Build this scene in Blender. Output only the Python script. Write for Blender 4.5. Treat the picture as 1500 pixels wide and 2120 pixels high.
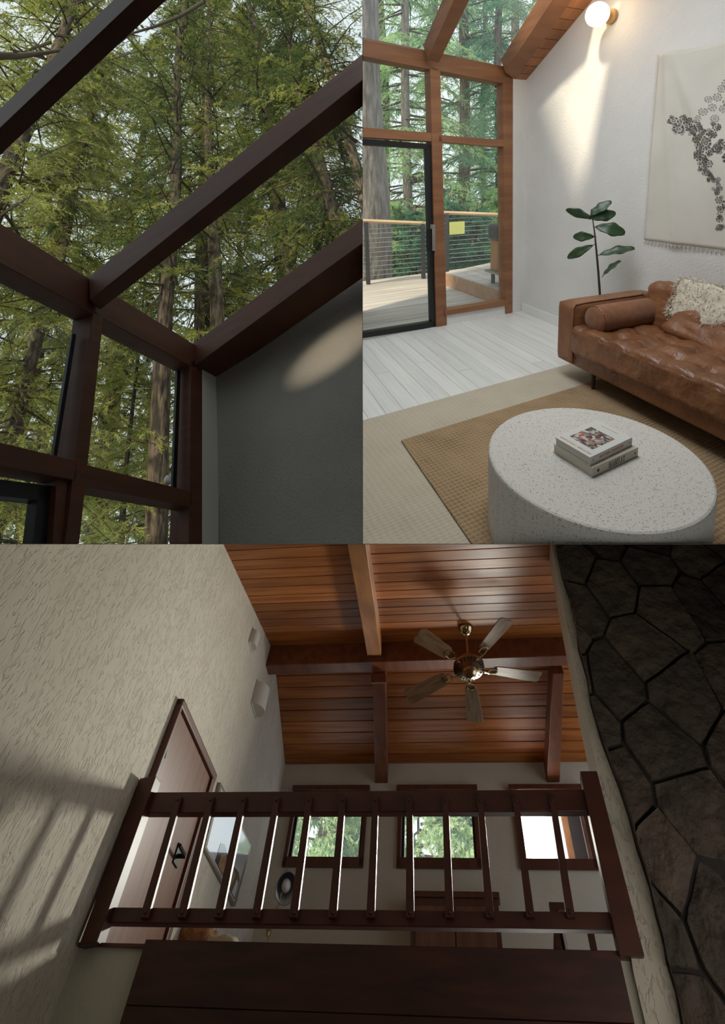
import bpy, bmesh, math, random
import numpy as np
from mathutils import Matrix, Vector
random.seed(7)
RNG = np.random.default_rng(11)
for o in list(bpy.data.objects): bpy.data.objects.remove(o)
SC = bpy.context.scene
COL = SC.collection
PI = math.pi

# ------------------------------------------------------------------ camera
F, PX, PY = 942.4508, 830.8293, 544.7042        # focal length and principal point, pixels of 1500x2120
CAMH = 1.55
R_TR = np.array([[0.93442, -0.35522, -0.02605], [-0.08344, -0.14721, -0.98558], [0.34627, 0.92312, -0.1672]])
R_TL = np.array([[0.264, -0.92916, -0.25878], [0.52785, 0.36374, -0.76751], [0.80727, 0.06602, 0.58648]])
R_B = np.array([[0.99184, 0.12247, 0.03544], [-0.0981, 0.91062, -0.40143], [-0.08143, 0.39468, 0.9152]])
def orth(m):
    u, s, v = np.linalg.svd(m); return u @ v
R_TR, R_TL, R_B = orth(R_TR), orth(R_TL), orth(R_B)
cam_d = bpy.data.cameras.new('camera'); cam = bpy.data.objects.new('camera', cam_d); COL.objects.link(cam)
cam_d.sensor_fit = 'HORIZONTAL'; cam_d.sensor_width = 36; cam_d.lens = 36 * F / 1500
cam_d.shift_x = (750 - PX) / 1500; cam_d.shift_y = -(1060 - PY) / 1500
cam_d.clip_start = .02; cam_d.clip_end = 400
cm = Matrix.Identity(4)
for i in range(3):
    cm[i][0] = R_TR[0][i]; cm[i][1] = -R_TR[1][i]; cm[i][2] = -R_TR[2][i]
cm[2][3] = CAMH
cam.matrix_world = cm
SC.camera = cam

# ------------------------------------------------------------------ rooms: three places that share the view point
def room_matrix(R):
    m = Matrix.Identity(4); r = R_TR.T @ R
    for i in range(3):
        for j in range(3): m[i][j] = r[i][j]
    m[2][3] = CAMH
    return m
class Room:
    def __init__(s, R, off):
        s.R = R; s.off = np.array([0, 0, off], float)
        s.M = room_matrix(R) @ Matrix.Translation((0, 0, -off))
    def ray(s, x, y): return s.R.T @ np.array([(x - PX) / F, (y - PY) / F, 1.])
    def hit(s, x, y, n, d):
        """point of plane n.p = d (room coordinates) behind pixel x, y"""
        r = s.ray(x, y); n = np.array(n, float)
        return s.off + r * ((d - n @ s.off) / (n @ r))
TR = Room(R_TR, CAMH)       # living room: floor z = 0
TL = Room(R_TL, 0.)         # corner of the glazed room seen from below
BR = Room(R_B, 0.)          # loft seen from below

# ------------------------------------------------------------------ world, sun, exposure
vs = SC.view_settings
vs.view_transform = 'Standard'; vs.look = 'None'; vs.gamma = 1; vs.exposure = 0.0; vs.use_curve_mapping = False
W = bpy.data.worlds.new('world'); SC.world = W; W.use_nodes = True
bg = W.node_tree.nodes['Background']; bg.inputs[0].default_value = (.86, .93, 1.0, 1); bg.inputs[1].default_value = 1.5
def light(name, kind, energy, col, M, size=None, size_y=None, angle=None):
    d = bpy.data.lights.new(name, kind); d.energy = energy; d.color = col
    if kind == 'AREA':
        d.shape = 'RECTANGLE'; d.size = size; d.size_y = size_y
    if angle is not None: d.angle = angle
    o = bpy.data.objects.new(name, d); COL.objects.link(o); o.matrix_world = M
    return o
def look(frm, to, up=(0, 0, 1)):
    z = (Vector(frm) - Vector(to)).normalized(); x = Vector(up).cross(z).normalized(); y = z.cross(x)
    m = Matrix.Identity(4)
    for i in range(3): m[i][0] = x[i]; m[i][1] = y[i]; m[i][2] = z[i]; m[i][3] = frm[i]
    return m
SUN_TL = Vector((-.88, .2, .36))          # direction towards the sun, in the glazed corner's coordinates
light('sun', 'SUN', 5.0, (1, .86, .64), TL.M.to_3x3().to_4x4() @ look(SUN_TL, (0, 0, 0)), angle=.10)
# window daylight of the loft, with lamps added for fill and sun patch
def blight(name, energy, col, room, frm, to, sx, sy): return light(name, 'AREA', energy, col, room.M @ look(frm, to), sx, sy)
sk_ = blight('living_room_fill', 50, (.94, .97, 1), TR, (1.3, 2.3, 3.4), (2.0, 2.75, 0), 1.5, 1.3); sk_.data.spread = 2.75  # added fill lamp, hung under an opaque roof in place of skylight
lw_ = blight('loft_window_daylight', 85, (1, .95, .86), BR, (.45, 8.47, 2.27), (-2.3, 3.6, 1.5), .42, .5); lw_.data.spread = 1.25
blight('hall_glazing_daylight', 12, (1, .95, .87), BR, (1.25, 2.95, .2), (-1.8, 6.0, 2.0), 1.9, .8)
sb = light('sun_patch_lamp', 'SPOT', 150, (1, .86, .66), TL.M @ look((.62, 1.42, 1.62), (2.95, .93, 1.63), (0, .35, 1)) @ Matrix.Diagonal((2.0, .75, 1, 1)))  # added spot lamp that throws the sun patch on the right wall
sb.data.spot_size = .21; sb.data.spot_blend = 1.; sb.data.shadow_soft_size = .02


# ------------------------------------------------------------------ materials
MATS = {}
def mat(name, col, rough=.6, col2=None, scale=(4, 4, 4), detail=4, mix=.5, bump=0, bscale=None, metal=0, spec=.5, coat=0, emit=0, contrast=(.35, .65), sheen=0, trans=0, wave=None, island=0, bdist=.02):
    m = bpy.data.materials.new(name); m.use_nodes = True; nt = m.node_tree; N = nt.nodes; L = nt.links
    b = N['Principled BSDF']; b.inputs['Base Color'].default_value = (*col, 1); b.inputs['Roughness'].default_value = rough
    b.inputs['Metallic'].default_value = metal; b.inputs['Specular IOR Level'].default_value = spec; b.inputs['Coat Weight'].default_value = coat
    b.inputs['Sheen Weight'].default_value = sheen
    if emit: b.inputs['Emission Color'].default_value = (*col, 1); b.inputs['Emission Strength'].default_value = emit
    tc = N.new('ShaderNodeTexCoord'); mp = N.new('ShaderNodeMapping'); L.new(tc.outputs['Object'], mp.inputs[0]); mp.inputs['Scale'].default_value = scale
    out = None
    if col2 is not None:
        if wave:
            n = N.new('ShaderNodeTexWave'); n.inputs['Scale'].default_value = wave[0]; n.inputs['Distortion'].default_value = wave[1]; n.inputs['Detail'].default_value = 3
            n.bands_direction = wave[2]
        else:
            n = N.new('ShaderNodeTexNoise'); n.inputs['Scale'].default_value = 1; n.inputs['Detail'].default_value = detail
        L.new(mp.outputs[0], n.inputs['Vector'])
        r = N.new('ShaderNodeValToRGB'); r.color_ramp.elements[0].position = contrast[0]; r.color_ramp.elements[1].position = contrast[1]
        r.color_ramp.elements[0].color = (*col, 1); r.color_ramp.elements[1].color = (*col2, 1)
        L.new(n.outputs['Fac'], r.inputs[0]); out = r.outputs[0]
        if island:
            g = N.new('ShaderNodeObjectInfo'); h = N.new('ShaderNodeHueSaturation')
            mm = N.new('ShaderNodeMapRange'); mm.inputs['To Min'].default_value = 1 - island; mm.inputs['To Max'].default_value = 1 + island
            L.new(g.outputs['Random'], mm.inputs[0]); L.new(mm.outputs[0], h.inputs['Value']); L.new(out, h.inputs['Color']); out = h.outputs[0]
        L.new(out, b.inputs['Base Color'])
    if bump:
        mp2 = N.new('ShaderNodeMapping'); L.new(tc.outputs['Object'], mp2.inputs[0]); mp2.inputs['Scale'].default_value = bscale or scale
        n2 = N.new('ShaderNodeTexNoise'); n2.inputs['Scale'].default_value = 1; n2.inputs['Detail'].default_value = 5; L.new(mp2.outputs[0], n2.inputs['Vector'])
        bp = N.new('ShaderNodeBump'); bp.inputs['Strength'].default_value = bump; bp.inputs['Distance'].default_value = bdist
        L.new(n2.outputs['Fac'], bp.inputs['Height']); L.new(bp.outputs[0], b.inputs['Normal'])
    MATS[name] = m
    return m
def glass(name, tint=(1, 1, 1), refl=.06, haze=0):
    m = bpy.data.materials.new(name); m.use_nodes = True; nt = m.node_tree; N = nt.nodes; L = nt.links
    N.remove(N['Principled BSDF']); t = N.new('ShaderNodeBsdfTransparent'); t.inputs[0].default_value = (*tint, 1)
    g = N.new('ShaderNodeBsdfGlossy'); g.inputs['Roughness'].default_value = .02
    lw = N.new('ShaderNodeLayerWeight'); lw.inputs[0].default_value = .5; pw = N.new('ShaderNodeMath'); pw.operation = 'POWER'; pw.inputs[1].default_value = 4; L.new(lw.outputs['Facing'], pw.inputs[0])
    ma = N.new('ShaderNodeMath'); ma.operation = 'MULTIPLY_ADD'; ma.inputs[1].default_value = .35; ma.inputs[2].default_value = refl * .5; L.new(pw.outputs[0], ma.inputs[0])
    x = N.new('ShaderNodeMixShader'); L.new(ma.outputs[0], x.inputs[0]); L.new(t.outputs[0], x.inputs[1]); L.new(g.outputs[0], x.inputs[2]); last = x.outputs[0]
    if haze:
        d = N.new('ShaderNodeBsdfTranslucent'); d.inputs[0].default_value = (.9, .95, 1, 1); y = N.new('ShaderNodeMixShader'); y.inputs[0].default_value = haze
        L.new(last, y.inputs[1]); L.new(d.outputs[0], y.inputs[2]); last = y.outputs[0]
    L.new(last, N['Material Output'].inputs[0]); MATS[name] = m
    return m

# ------------------------------------------------------------------ mesh helpers
class MB:
    def __init__(s): s.v = []; s.f = []
    def add(s, vs, fs):
        b = len(s.v); s.v += [tuple(map(float, p)) for p in vs]; s.f += [tuple(i + b for i in f) for f in fs]; return s
    def prism(s, poly, ext):
        """closed polygon (3d points) extruded along ext"""
        p = [np.array(q, float) for q in poly]; e = np.array(ext, float); n = len(p)
        s.add(p + [q + e for q in p], [tuple(range(n)), tuple(range(2 * n - 1, n - 1, -1))] + [(i, i + n, (i + 1) % n + n, (i + 1) % n) for i in range(n)])
        return s
    def box(s, lo, hi):
        (a, b, c), (d, e, f) = lo, hi
        return s.prism([(a, b, c), (d, b, c), (d, e, c), (a, e, c)], (0, 0, f - c))
    def tube(s, pts, rad, n=8, cap=True):
        pts = [np.array(p, float) for p in pts]
        if not hasattr(rad, '__len__'): rad = [rad] * len(pts)
        b = len(s.v); up = None
        for i, p in enumerate(pts):
            t = pts[min(i + 1, len(pts) - 1)] - pts[max(i - 1, 0)]; t /= np.linalg.norm(t) + 1e-9
            if up is None:
                a = np.array([0, 0, 1.]) if abs(t[2]) < .9 else np.array([1., 0, 0]); up = np.cross(t, a); up /= np.linalg.norm(up)
            up = up - t * (up @ t); up /= np.linalg.norm(up) + 1e-9; w = np.cross(t, up)
            for k in range(n):
                a = 2 * PI * k / n; s.v.append(tuple(p + rad[i] * (math.cos(a) * up + math.sin(a) * w)))
        for i in range(len(pts) - 1):
            for k in range(n):
                s.f.append((b + i * n + k, b + i * n + (k + 1) % n, b + (i + 1) * n + (k + 1) % n, b + (i + 1) * n + k))
        if cap:
            s.f.append(tuple(b + k for k in range(n))[::-1]); e = b + (len(pts) - 1) * n; s.f.append(tuple(e + k for k in range(n)))
        return s
    def lathe(s, prof, n=24, M=None):
        b = len(s.v); M = M or Matrix.Identity(4)
        for r, z in prof:
            for k in range(n):
                a = 2 * PI * k / n; s.v.append(tuple(M @ Vector((r * math.cos(a), r * math.sin(a), z))))
        for i in range(len(prof) - 1):
            for k in range(n): s.f.append((b + i * n + k, b + i * n + (k + 1) % n, b + (i + 1) * n + (k + 1) % n, b + (i + 1) * n + k))
        s.f.append(tuple(b + k for k in range(n))[::-1]); e = b + (len(prof) - 1) * n; s.f.append(tuple(e + k for k in range(n)))
        return s
    def grid(s, fn, nu, nv):
        b = len(s.v)
        for i in range(nu + 1):
            for j in range(nv + 1): s.v.append(tuple(map(float, fn(i / nu, j / nv))))
        for i in range(nu):
            for j in range(nv):
                a = b + i * (nv + 1) + j; s.f.append((a, a + nv + 1, a + nv + 2, a + 1))
        return s
    def mesh(s, name):
        me = bpy.data.meshes.new(name); me.from_pydata(s.v, [], s.f)
        bm = bmesh.new(); bm.from_mesh(me); bmesh.ops.recalc_face_normals(bm, faces=bm.faces); bm.to_mesh(me); bm.free()
        return me
ROOM_OF = {}
def put(name, mb, m, parent=None, room=None, M=None, smooth=False, bevel=0, seg=2, subsurf=0, label=None, cat=None, group=None, kind=None, solid=0):
    me = mb.mesh(name) if isinstance(mb, MB) else mb
    if m is not None and not me.materials: me.materials.append(MATS[m] if isinstance(m, str) else m)
    if smooth: me.polygons.foreach_set('use_smooth', [True] * len(me.polygons))
    o = bpy.data.objects.new(name, me); COL.objects.link(o)
    if parent is not None:
        o.parent = parent
        if M is not None: o.matrix_local = M
    else: o.matrix_world = (room.M if room else Matrix.Identity(4)) @ (M or Matrix.Identity(4))
    if solid:
        md = o.modifiers.new('solid', 'SOLIDIFY'); md.thickness = solid; md.offset = 0
    if bevel:
        md = o.modifiers.new('bevel', 'BEVEL'); md.width = bevel; md.segments = seg; md.limit_method = 'ANGLE'; md.angle_limit = .6
    if subsurf:
        md = o.modifiers.new('sub', 'SUBSURF'); md.levels = md.render_levels = subsurf
    tag(o, label, cat, group, kind); ROOM_OF[o.name] = room if room else (ROOM_OF.get(parent.name) if parent else None)
    return o
def tag(o, label=None, cat=None, group=None, kind=None):
    for k, v in (('label', label), ('category', cat), ('group', group), ('kind', kind)):
        if v: o[k] = v
    return o
def empty(name, room, M=None, **kw):
    o = bpy.data.objects.new(name, None); COL.objects.link(o); o.empty_display_size = .1
    o.matrix_world = room.M @ (M or Matrix.Identity(4)); ROOM_OF[o.name] = room
    return tag(o, **kw)
def T(x, y, z, rz=0): return Matrix.Translation((x, y, z)) @ Matrix.Rotation(rz, 4, 'Z')
def quad(room, n, d, pix, ext):
    """polygon seen at the given pixels, lying in plane n.p = d, given thickness ext"""
    return MB().prism([room.hit(x, y, n, d) for x, y in pix], ext)
def copy_tree(o, parent=None):
    c = o.copy(); COL.objects.link(c); c.parent = parent; ROOM_OF[c.name] = ROOM_OF.get(o.name)
    for ch in o.children: copy_tree(ch, c)
    return c

# surfaces
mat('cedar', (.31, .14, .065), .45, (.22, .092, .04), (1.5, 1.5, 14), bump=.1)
mat('cedar_soffit', (.38, .165, .065), .45, (.27, .11, .042), (9, 2, 9), island=.2)
mat('cedar_shaded', (.11, .031, .012), .6, (.075, .021, .008), (3, 3, 20))  # cedar of the glazed corner, its shade put into the colour
mat('white_plaster', (.78, .77, .74), .85, (.74, .73, .70), (3, 3, 3), bump=.25, bscale=(55, 55, 55))
mat('shell_brown', (.05, .035, .025), .9)
mat('roller_blind', (.5, .55, .55), .8)
mat('white_paint', (.82, .82, .8), .5)
mat('floor_white', (.80, .80, .77), .34, (.71, .71, .68), (30, 1.2, 5), bump=.05, island=.06)
mat('floor_base', (.5, .5, .48), .6)
mat('black_metal', (.008, .008, .009), .4)
mat('steel', (.55, .55, .55), .25, metal=1)
glass('glass_veiled', (.97, .99, .98), haze=.04)  # pale veil put into the glass to make the outdoors brighter and hazier
glass('glass_dimmed', (.80, .82, .80))  # glass darkened to dim the forest and sky behind it

# ================================================================== LIVING ROOM (upper right)
OB = math.radians(6.37759)
GU = np.array([math.cos(OB), math.sin(OB), 0]); GN = np.array([-math.sin(OB), math.cos(OB), 0]); GD = 4.1517
WX = 3.2605
def tq(pix, ext=.11, off=0., n=GN, d=GD): return quad(TR, n, d + off, pix, np.array(n) * ext)
win = empty('window_2', TR, kind='structure', label='cedar framed glass wall with sloped skylight above it')
ROOF_S = math.radians(26.44)
RD = np.array([0, -math.cos(ROOF_S), math.sin(ROOF_S)])
RN = np.cross(GU, RD); RN /= np.linalg.norm(RN)
RN = RN if RN[2] > 0 else -RN
RC = RN @ TR.hit(905, 147, GN, GD)                 # plane of the rafters' undersides
put('eave_beam', tq([(700, 66), (1062, 141), (1062, 176), (700, 107)], .14), 'cedar', win, bevel=.004)
put('post', tq([(890, 138), (911, 144), (925, 673), (903, 677)], .12), 'cedar', win, bevel=.004)
put('post', tq([(1041, 165), (1062, 168), (1061, 651), (1046, 655)], .12), 'cedar', win, bevel=.004)
put('rail', tq([(700, 259), (893, 275), (893, 293), (700, 281)], .1), 'cedar', win, bevel=.003)
put('rail', tq([(908, 279), (1044, 290), (1044, 304), (908, 294)], .1), 'cedar', win, bevel=.003)
put('sill', tq([(921, 643), (1050, 622), (1050, 633), (921, 654)], .12, -.02), 'cedar', win, bevel=.004)
put('lower_panel', tq([(921, 653), (1050, 632), (1050, 655), (921, 675)], .1, .01), 'white_paint', win)
for px in ([(700, 100), (893, 138), (893, 278), (700, 262)], [(908, 145), (1044, 170), (1044, 292), (908, 282)], [(908, 292), (1044, 302), (1044, 628), (921, 648)]):
    put('pane', tq(px, .008, .07), 'glass_veiled', win)
def rq(pix, ext, off=0.): return quad(TR, RN, RC + off, pix, RN * ext)
for e in ([(884, 124), (908, 130), (985, -28), (952, -28)], [(1045, 150), (1066, 166), (1200, -22), (1158, -22)]):
    put('rafter', rq(e, .17), 'cedar', win, bevel=.004)
put('skylight_pane', rq([(640, 60), (1048, 140), (1170, -40), (640, -40)], .008, .16), 'glass_veiled', win)
# boards of the soffit between the last rafter and the wall
a0, a1 = TR.hit(1064, 168, RN, RC), TR.hit(1190, -10, RN, RC)
for i in range(9):
    t0, t1 = i / 9, (i + .94) / 9
    p, q = a0 + (a1 - a0) * t0, a0 + (a1 - a0) * t1
    put('soffit_board', MB().prism([p, q, [WX + .05, q[1] + .02, q[2] + .005], [WX + .05, p[1] + .02, p[2] + .005]], RN * .02), 'cedar_soffit', win)
put('soffit_backing', MB().prism([a0, a1 + (a1 - a0) * 1.6, [WX + .05, (a1 + (a1 - a0) * 1.6)[1], (a1 + (a1 - a0) * 1.6)[2]], [WX + .05, a0[1], a0[2]]], RN * .1).add([], []), 'cedar_soffit', win, M=Matrix.Translation(Vector(RN * .021)))
put('blocker_roof', MB().prism([(-2, 3.15, 3.42), (WX + .1, 3.15, 3.42), (WX + .1, -.3, 5.14), (-2, -.3, 5.14)], (0, 0, .06)), 'white_paint', room=TR, kind='structure')  # opaque roof added out of view to block the sun
# sliding door
dr = empty('door_1', TR, kind='structure', label='black framed sliding glass door to the deck')
put('door_frame', tq([(700, 283), (902, 299), (900, 309), (700, 297)], .07, .02).add(*(lambda m: (m.v, m.f))(tq([(883, 300), (893, 300), (903, 676), (894, 678)], .07, .02))).add(*(lambda m: (m.v, m.f))(tq([(700, 697), (903, 665), (903, 677), (700, 708)], .07, .02))), 'black_metal', dr)
put('pane', tq([(700, 290), (888, 305), (898, 670), (700, 700)], .008, .06), 'glass_veiled', dr)
hd = put('handle', tq([(881, 474), (888, 474), (889, 520), (882, 520)], -.03, .02), 'black_metal', dr, bevel=.003)
put('pull', tq([(889, 464), (896, 465), (897, 518), (890, 518)], -.045, .02), 'steel', hd, bevel=.004)
# shell
put('wall_right', MB().prism([(WX, -.2, -.1), (WX, 4.62, -.1), (WX, 4.62, 2.75), (WX, -.2, 5.2)], (.12, 0, 0)), 'white_plaster', room=TR, kind='structure')
put('wall_corner', tq([(1061, 160), (1090, 160), (1086, 660), (1060, 660)], .1, 0), 'white_plaster', room=TR, kind='structure', )
put('baseboard_right', MB().box((WX - .014, .3, 0), (WX, 4.53, .105)), 'white_paint', room=TR, kind='structure', bevel=.004)
fl = put('floor', MB().prism([(-1.2, .2, -.03), (WX, .2, -.03), *[tuple(GN * (GD + .02) + GU * s - np.array([0, 0, .03])) for s in (3.76, -.6)]], (0, 0, .015)), 'floor_base', room=TR, kind='structure')
for i in range(34):
    x0 = -1.2 + i * .1315; x1 = x0 + .129
    cut = 1.0 + random.random() * 2.6
    e0, e1 = [(GD + .02 + math.sin(OB) * x) / math.cos(OB) for x in (x0, x1)]
    put('floorboard', MB().prism([(x0, cut + .003, -.015), (x1, cut + .003, -.015), (x1, e1, -.015), (x0, e0, -.015)], (0, 0, .015)), 'floor_white', fl)
    put('floorboard', MB().prism([(x0, .2, -.015), (x1, .2, -.015), (x1, cut, -.015), (x0, cut, -.015)], (0, 0, .015)), 'floor_white', fl)

# rugs
def weave(name, c1, c2, sx, sy, bump):
    m = mat(name, c1, .95); nt = m.node_tree; N = nt.nodes; L = nt.links; b = N['Principled BSDF']; b.inputs['Specular IOR Level'].default_value = .1
    tc = N.new('ShaderNodeTexCoord'); mp = N.new('ShaderNodeMapping'); L.new(tc.outputs['Object'], mp.inputs[0]); mp.inputs['Rotation'].default_value = (0, 0, -.11)
    w = N.new('ShaderNodeTexWave'); w.inputs['Scale'].default_value = sx; w.inputs['Distortion'].default_value = 1.2; w.inputs['Detail'].default_value = 1; w.inputs['Detail Scale'].default_value = 3; w.bands_direction = 'Y'; L.new(mp.outputs[0], w.inputs[0])
    w2 = N.new('ShaderNodeTexWave'); w2.inputs['Scale'].default_value = sy; w2.inputs['Distortion'].default_value = 2.; w2.bands_direction = 'X'; L.new(mp.outputs[0], w2.inputs[0])
    mu = N.new('ShaderNodeMath'); mu.operation = 'MULTIPLY_ADD'; mu.inputs[1].default_value = .38; L.new(w2.outputs['Fac'], mu.inputs[0]); hf = N.new('ShaderNodeMath'); hf.operation = 'MULTIPLY'; hf.inputs[1].default_value = .55; L.new(w.outputs['Fac'], hf.inputs[0]); L.new(hf.outputs[0], mu.inputs[2])
    n = N.new('ShaderNodeTexNoise'); n.inputs['Scale'].default_value = 5; n.inputs['Detail'].default_value = 6; L.new(mp.outputs[0], n.inputs['Vector'])
    ad = N.new('ShaderNodeMath'); ad.operation = 'MULTIPLY_ADD'; ad.inputs[1].default_value = .7; L.new(mu.outputs[0], ad.inputs[0]); sb = N.new('ShaderNodeMath'); sb.operation = 'SUBTRACT'; sb.inputs[1].default_value = .2; L.new(n.outputs['Fac'], sb.inputs[0]); L.new(sb.outputs[0], ad.inputs[2])
    r = N.new('ShaderNodeValToRGB'); r.color_ramp.elements[0].color = (*c2, 1); r.color_ramp.elements[1].color = (*c1, 1); r.color_ramp.elements[0].position = .15; r.color_ramp.elements[1].position = .75
    L.new(ad.outputs[0], r.inputs[0]); L.new(r.outputs[0], b.inputs['Base Color'])
    bp = N.new('ShaderNodeBump'); bp.inputs['Strength'].default_value = bump; bp.inputs['Distance'].default_value = .008; L.new(ad.outputs[0], bp.inputs['Height']); L.new(bp.outputs[0], b.inputs['Normal'])
weave('rug_pale', (.54, .48, .375), (.455, .40, .30), 15, 9, .6)
weave('rug_jute', (.39, .275, .16), (.21, .138, .075), 13, 12, 1.)
p0 = np.array([.728, 2.756, 0]); 
put('rug', MB().prism([p0 - GU * 1.9 + [0, 0, .001], p0 + GU * 2.45 + [0, 0, .001], p0 + GU * 2.45 + [0, -2.6, .001], p0 - GU * 1.9 + [0, -2.6, .001]], (0, 0, .007)), 'rug_pale', room=TR, bevel=.003,
    label='large pale cream flat woven rug lying on the white floorboards', cat='rug')
p1 = np.array([.87, 2.41, .009])
put('rug', MB().prism([p1, p1 + GU * 2.2, p1 + GU * 2.2 + [0, -1.9, 0], p1 + [-.012, -1.9, 0]], (0, 0, .011)), 'rug_jute', room=TR, bevel=.004,
    label='smaller brown jute rug layered on the pale rug under the round table', cat='rug')

# coffee table
def terrazzo():
    m = mat('terrazzo', (.64, .62, .57), .55); nt = m.node_tree; N = nt.nodes; L = nt.links; b = N['Principled BSDF']
    tc = N.new('ShaderNodeTexCoord'); last = None
    col = N.new('ShaderNodeRGB'); col.outputs[0].default_value = (.64, .62, .57, 1); last = col.outputs[0]
    for sc, thr, c in ((60, .17, (.38, .34, .29)), (110, .24, (.26, .22, .18)), (190, .3, (.46, .42, .36))):
        v = N.new('ShaderNodeTexVoronoi'); v.inputs['Scale'].default_value = sc; L.new(tc.outputs['Object'], v.inputs['Vector'])
        ns = N.new('ShaderNodeTexNoise'); ns.inputs['Scale'].default_value = sc * .5; L.new(tc.outputs['Object'], ns.inputs['Vector'])
        ml = N.new('ShaderNodeMath'); ml.operation = 'MULTIPLY'; ml.inputs[1].default_value = thr * 2; L.new(ns.outputs['Fac'], ml.inputs[0])
        lt = N.new('ShaderNodeMath'); lt.operation = 'LESS_THAN'; L.new(v.outputs['Distance'], lt.inputs[0]); L.new(ml.outputs[0], lt.inputs[1])
        sp = N.new('ShaderNodeSeparateColor'); L.new(v.outputs['Color'], sp.inputs[0]); gt = N.new('ShaderNodeMath'); gt.operation = 'GREATER_THAN'; gt.inputs[1].default_value = .45; L.new(sp.outputs[0], gt.inputs[0])
        mm = N.new('ShaderNodeMath'); mm.operation = 'MULTIPLY'; L.new(lt.outputs[0], mm.inputs[0]); L.new(gt.outputs[0], mm.inputs[1])
        x = N.new('ShaderNodeMix'); x.data_type = 'RGBA'; L.new(mm.outputs[0], x.inputs['Factor']); L.new(last, x.inputs['A']); x.inputs['B'].default_value = (*c, 1); last = x.outputs['Result']
    L.new(last, b.inputs['Base Color'])
terrazzo()
TT = .38
TC = np.array([1.38, 1.395]); TRAD = .443
put('coffee_table', MB().lathe([(TRAD - .03, .02), (TRAD, .024), (TRAD, .1), (TRAD, .2), (TRAD, TT - .012), (TRAD - .003, TT - .004), (TRAD - .01, TT), (TRAD * .5, TT), (.02, TT)], 96), 'terrazzo', room=TR, M=T(TC[0], TC[1], 0), smooth=False,
    label='round drum coffee table of speckled white terrazzo standing on the jute rug', cat='table', bevel=0)

# books
mat('book_cover', (.66, .66, .62), .5); mat('book_cover_cream', (.62, .56, .46), .5); mat('paper', (.75, .71, .62), .8, (.6, .56, .48), (2, 2, 400))
mat('ink_red', (.62, .13, .06), .6); mat('ink_black', (.015, .013, .012), .6)
def voro(name, cols, scale):
    m = mat(name, cols[0], .5); nt = m.node_tree; N = nt.nodes; L = nt.links; b = N['Principled BSDF']
    tc = N.new('ShaderNodeTexCoord'); v = N.new('ShaderNodeTexVoronoi'); v.inputs['Scale'].default_value = scale; L.new(tc.outputs['Object'], v.inputs['Vector'])
    sp = N.new('ShaderNodeSeparateColor'); L.new(v.outputs['Color'], sp.inputs[0]); r = N.new('ShaderNodeValToRGB'); r.color_ramp.interpolation = 'CONSTANT'
    for i, c in enumerate(cols):
        e = r.color_ramp.elements[i] if i < 2 else r.color_ramp.elements.new(i / len(cols)); e.position = i / len(cols); e.color = (*c, 1)
    L.new(sp.outputs[0], r.inputs[0]); L.new(r.outputs[0], b.inputs['Base Color'])
voro('collage', [(.02, .02, .02), (.5, .48, .45), (.12, .1, .09), (.45, .12, .08), (.3, .27, .24), (.6, .55, .5), (.06, .05, .05), (.35, .2, .15)], 75)
def text_mesh(s, size, name):
    cu = bpy.data.curves.new(name, 'FONT'); cu.body = s; cu.size = size; cu.extrude = .0003; cu.align_x = 'CENTER'; cu.align_y = 'CENTER'; cu.resolution_u = 2
    o = bpy.data.objects.new(name, cu); COL.objects.link(o); bpy.context.view_layer.update()
    me = bpy.data.meshes.new_from_object(o.evaluated_get(bpy.context.evaluated_depsgraph_get())); bpy.data.objects.remove(o); me.name = name
    return me
GLYPH = {  # serif capitals: thick and thin strokes as boxes x0, y0, x1, y1 in a unit-high letter; four-point slants follow
    'H': (.8, [(.12, 0, .26, 1), (.54, 0, .68, 1), (.26, .48, .54, .53), (.03, 0, .35, .04), (.45, 0, .77, .04), (.03, .96, .35, 1), (.45, .96, .77, 1)], []),
    'A': (.78, [(.0, 0, .24, .04), (.46, 0, .78, .04), (.2, .3, .56, .35)], [((.08, 0), (.13, 0), (.39, .9), (.36, 1)), ((.54, 0), (.7, 0), (.42, 1), (.36, 1))]),
    'B': (.7, [(.1, 0, .24, 1), (.03, 0, .45, .04), (.03, .96, .42, 1), (.24, .5, .45, .54), (.48, .1, .62, .44), (.44, .6, .57, .9)], [((.45, 0), (.62, .12), (.5, .12), (.42, .04)), ((.45, .54), (.62, .42), (.5, .42), (.42, .5)), ((.42, 1), (.57, .88), (.46, .88), (.4, .96)), ((.42, .5), (.57, .62), (.46, .62), (.4, .54))]),
    'I': (.4, [(.12, 0, .27, 1), (.03, 0, .36, .04), (.03, .96, .36, 1)], []),
    'T': (.7, [(.27, 0, .42, 1), (.17, 0, .52, .04), (.02, .96, .67, 1), (.02, .78, .06, 1), (.63, .78, .67, 1)], [])}
def serif_mesh(s, size):
    mb = MB(); x = 0
    wid = sum(GLYPH[c][0] for c in s)
    for c in s:
        w, bs, sl = GLYPH[c]
        for a, b, d, e in bs: mb.prism([((x + a - wid / 2) * size, (b - .5) * size, 0), ((x + d - wid / 2) * size, (b - .5) * size, 0), ((x + d - wid / 2) * size, (e - .5) * size, 0), ((x + a - wid / 2) * size, (e - .5) * size, 0)], (0, 0, .0004))
        for q in sl: mb.prism([((x + a - wid / 2) * size, (b - .5) * size, 0) for a, b in q], (0, 0, .0004))
        x += w
    return mb
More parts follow.
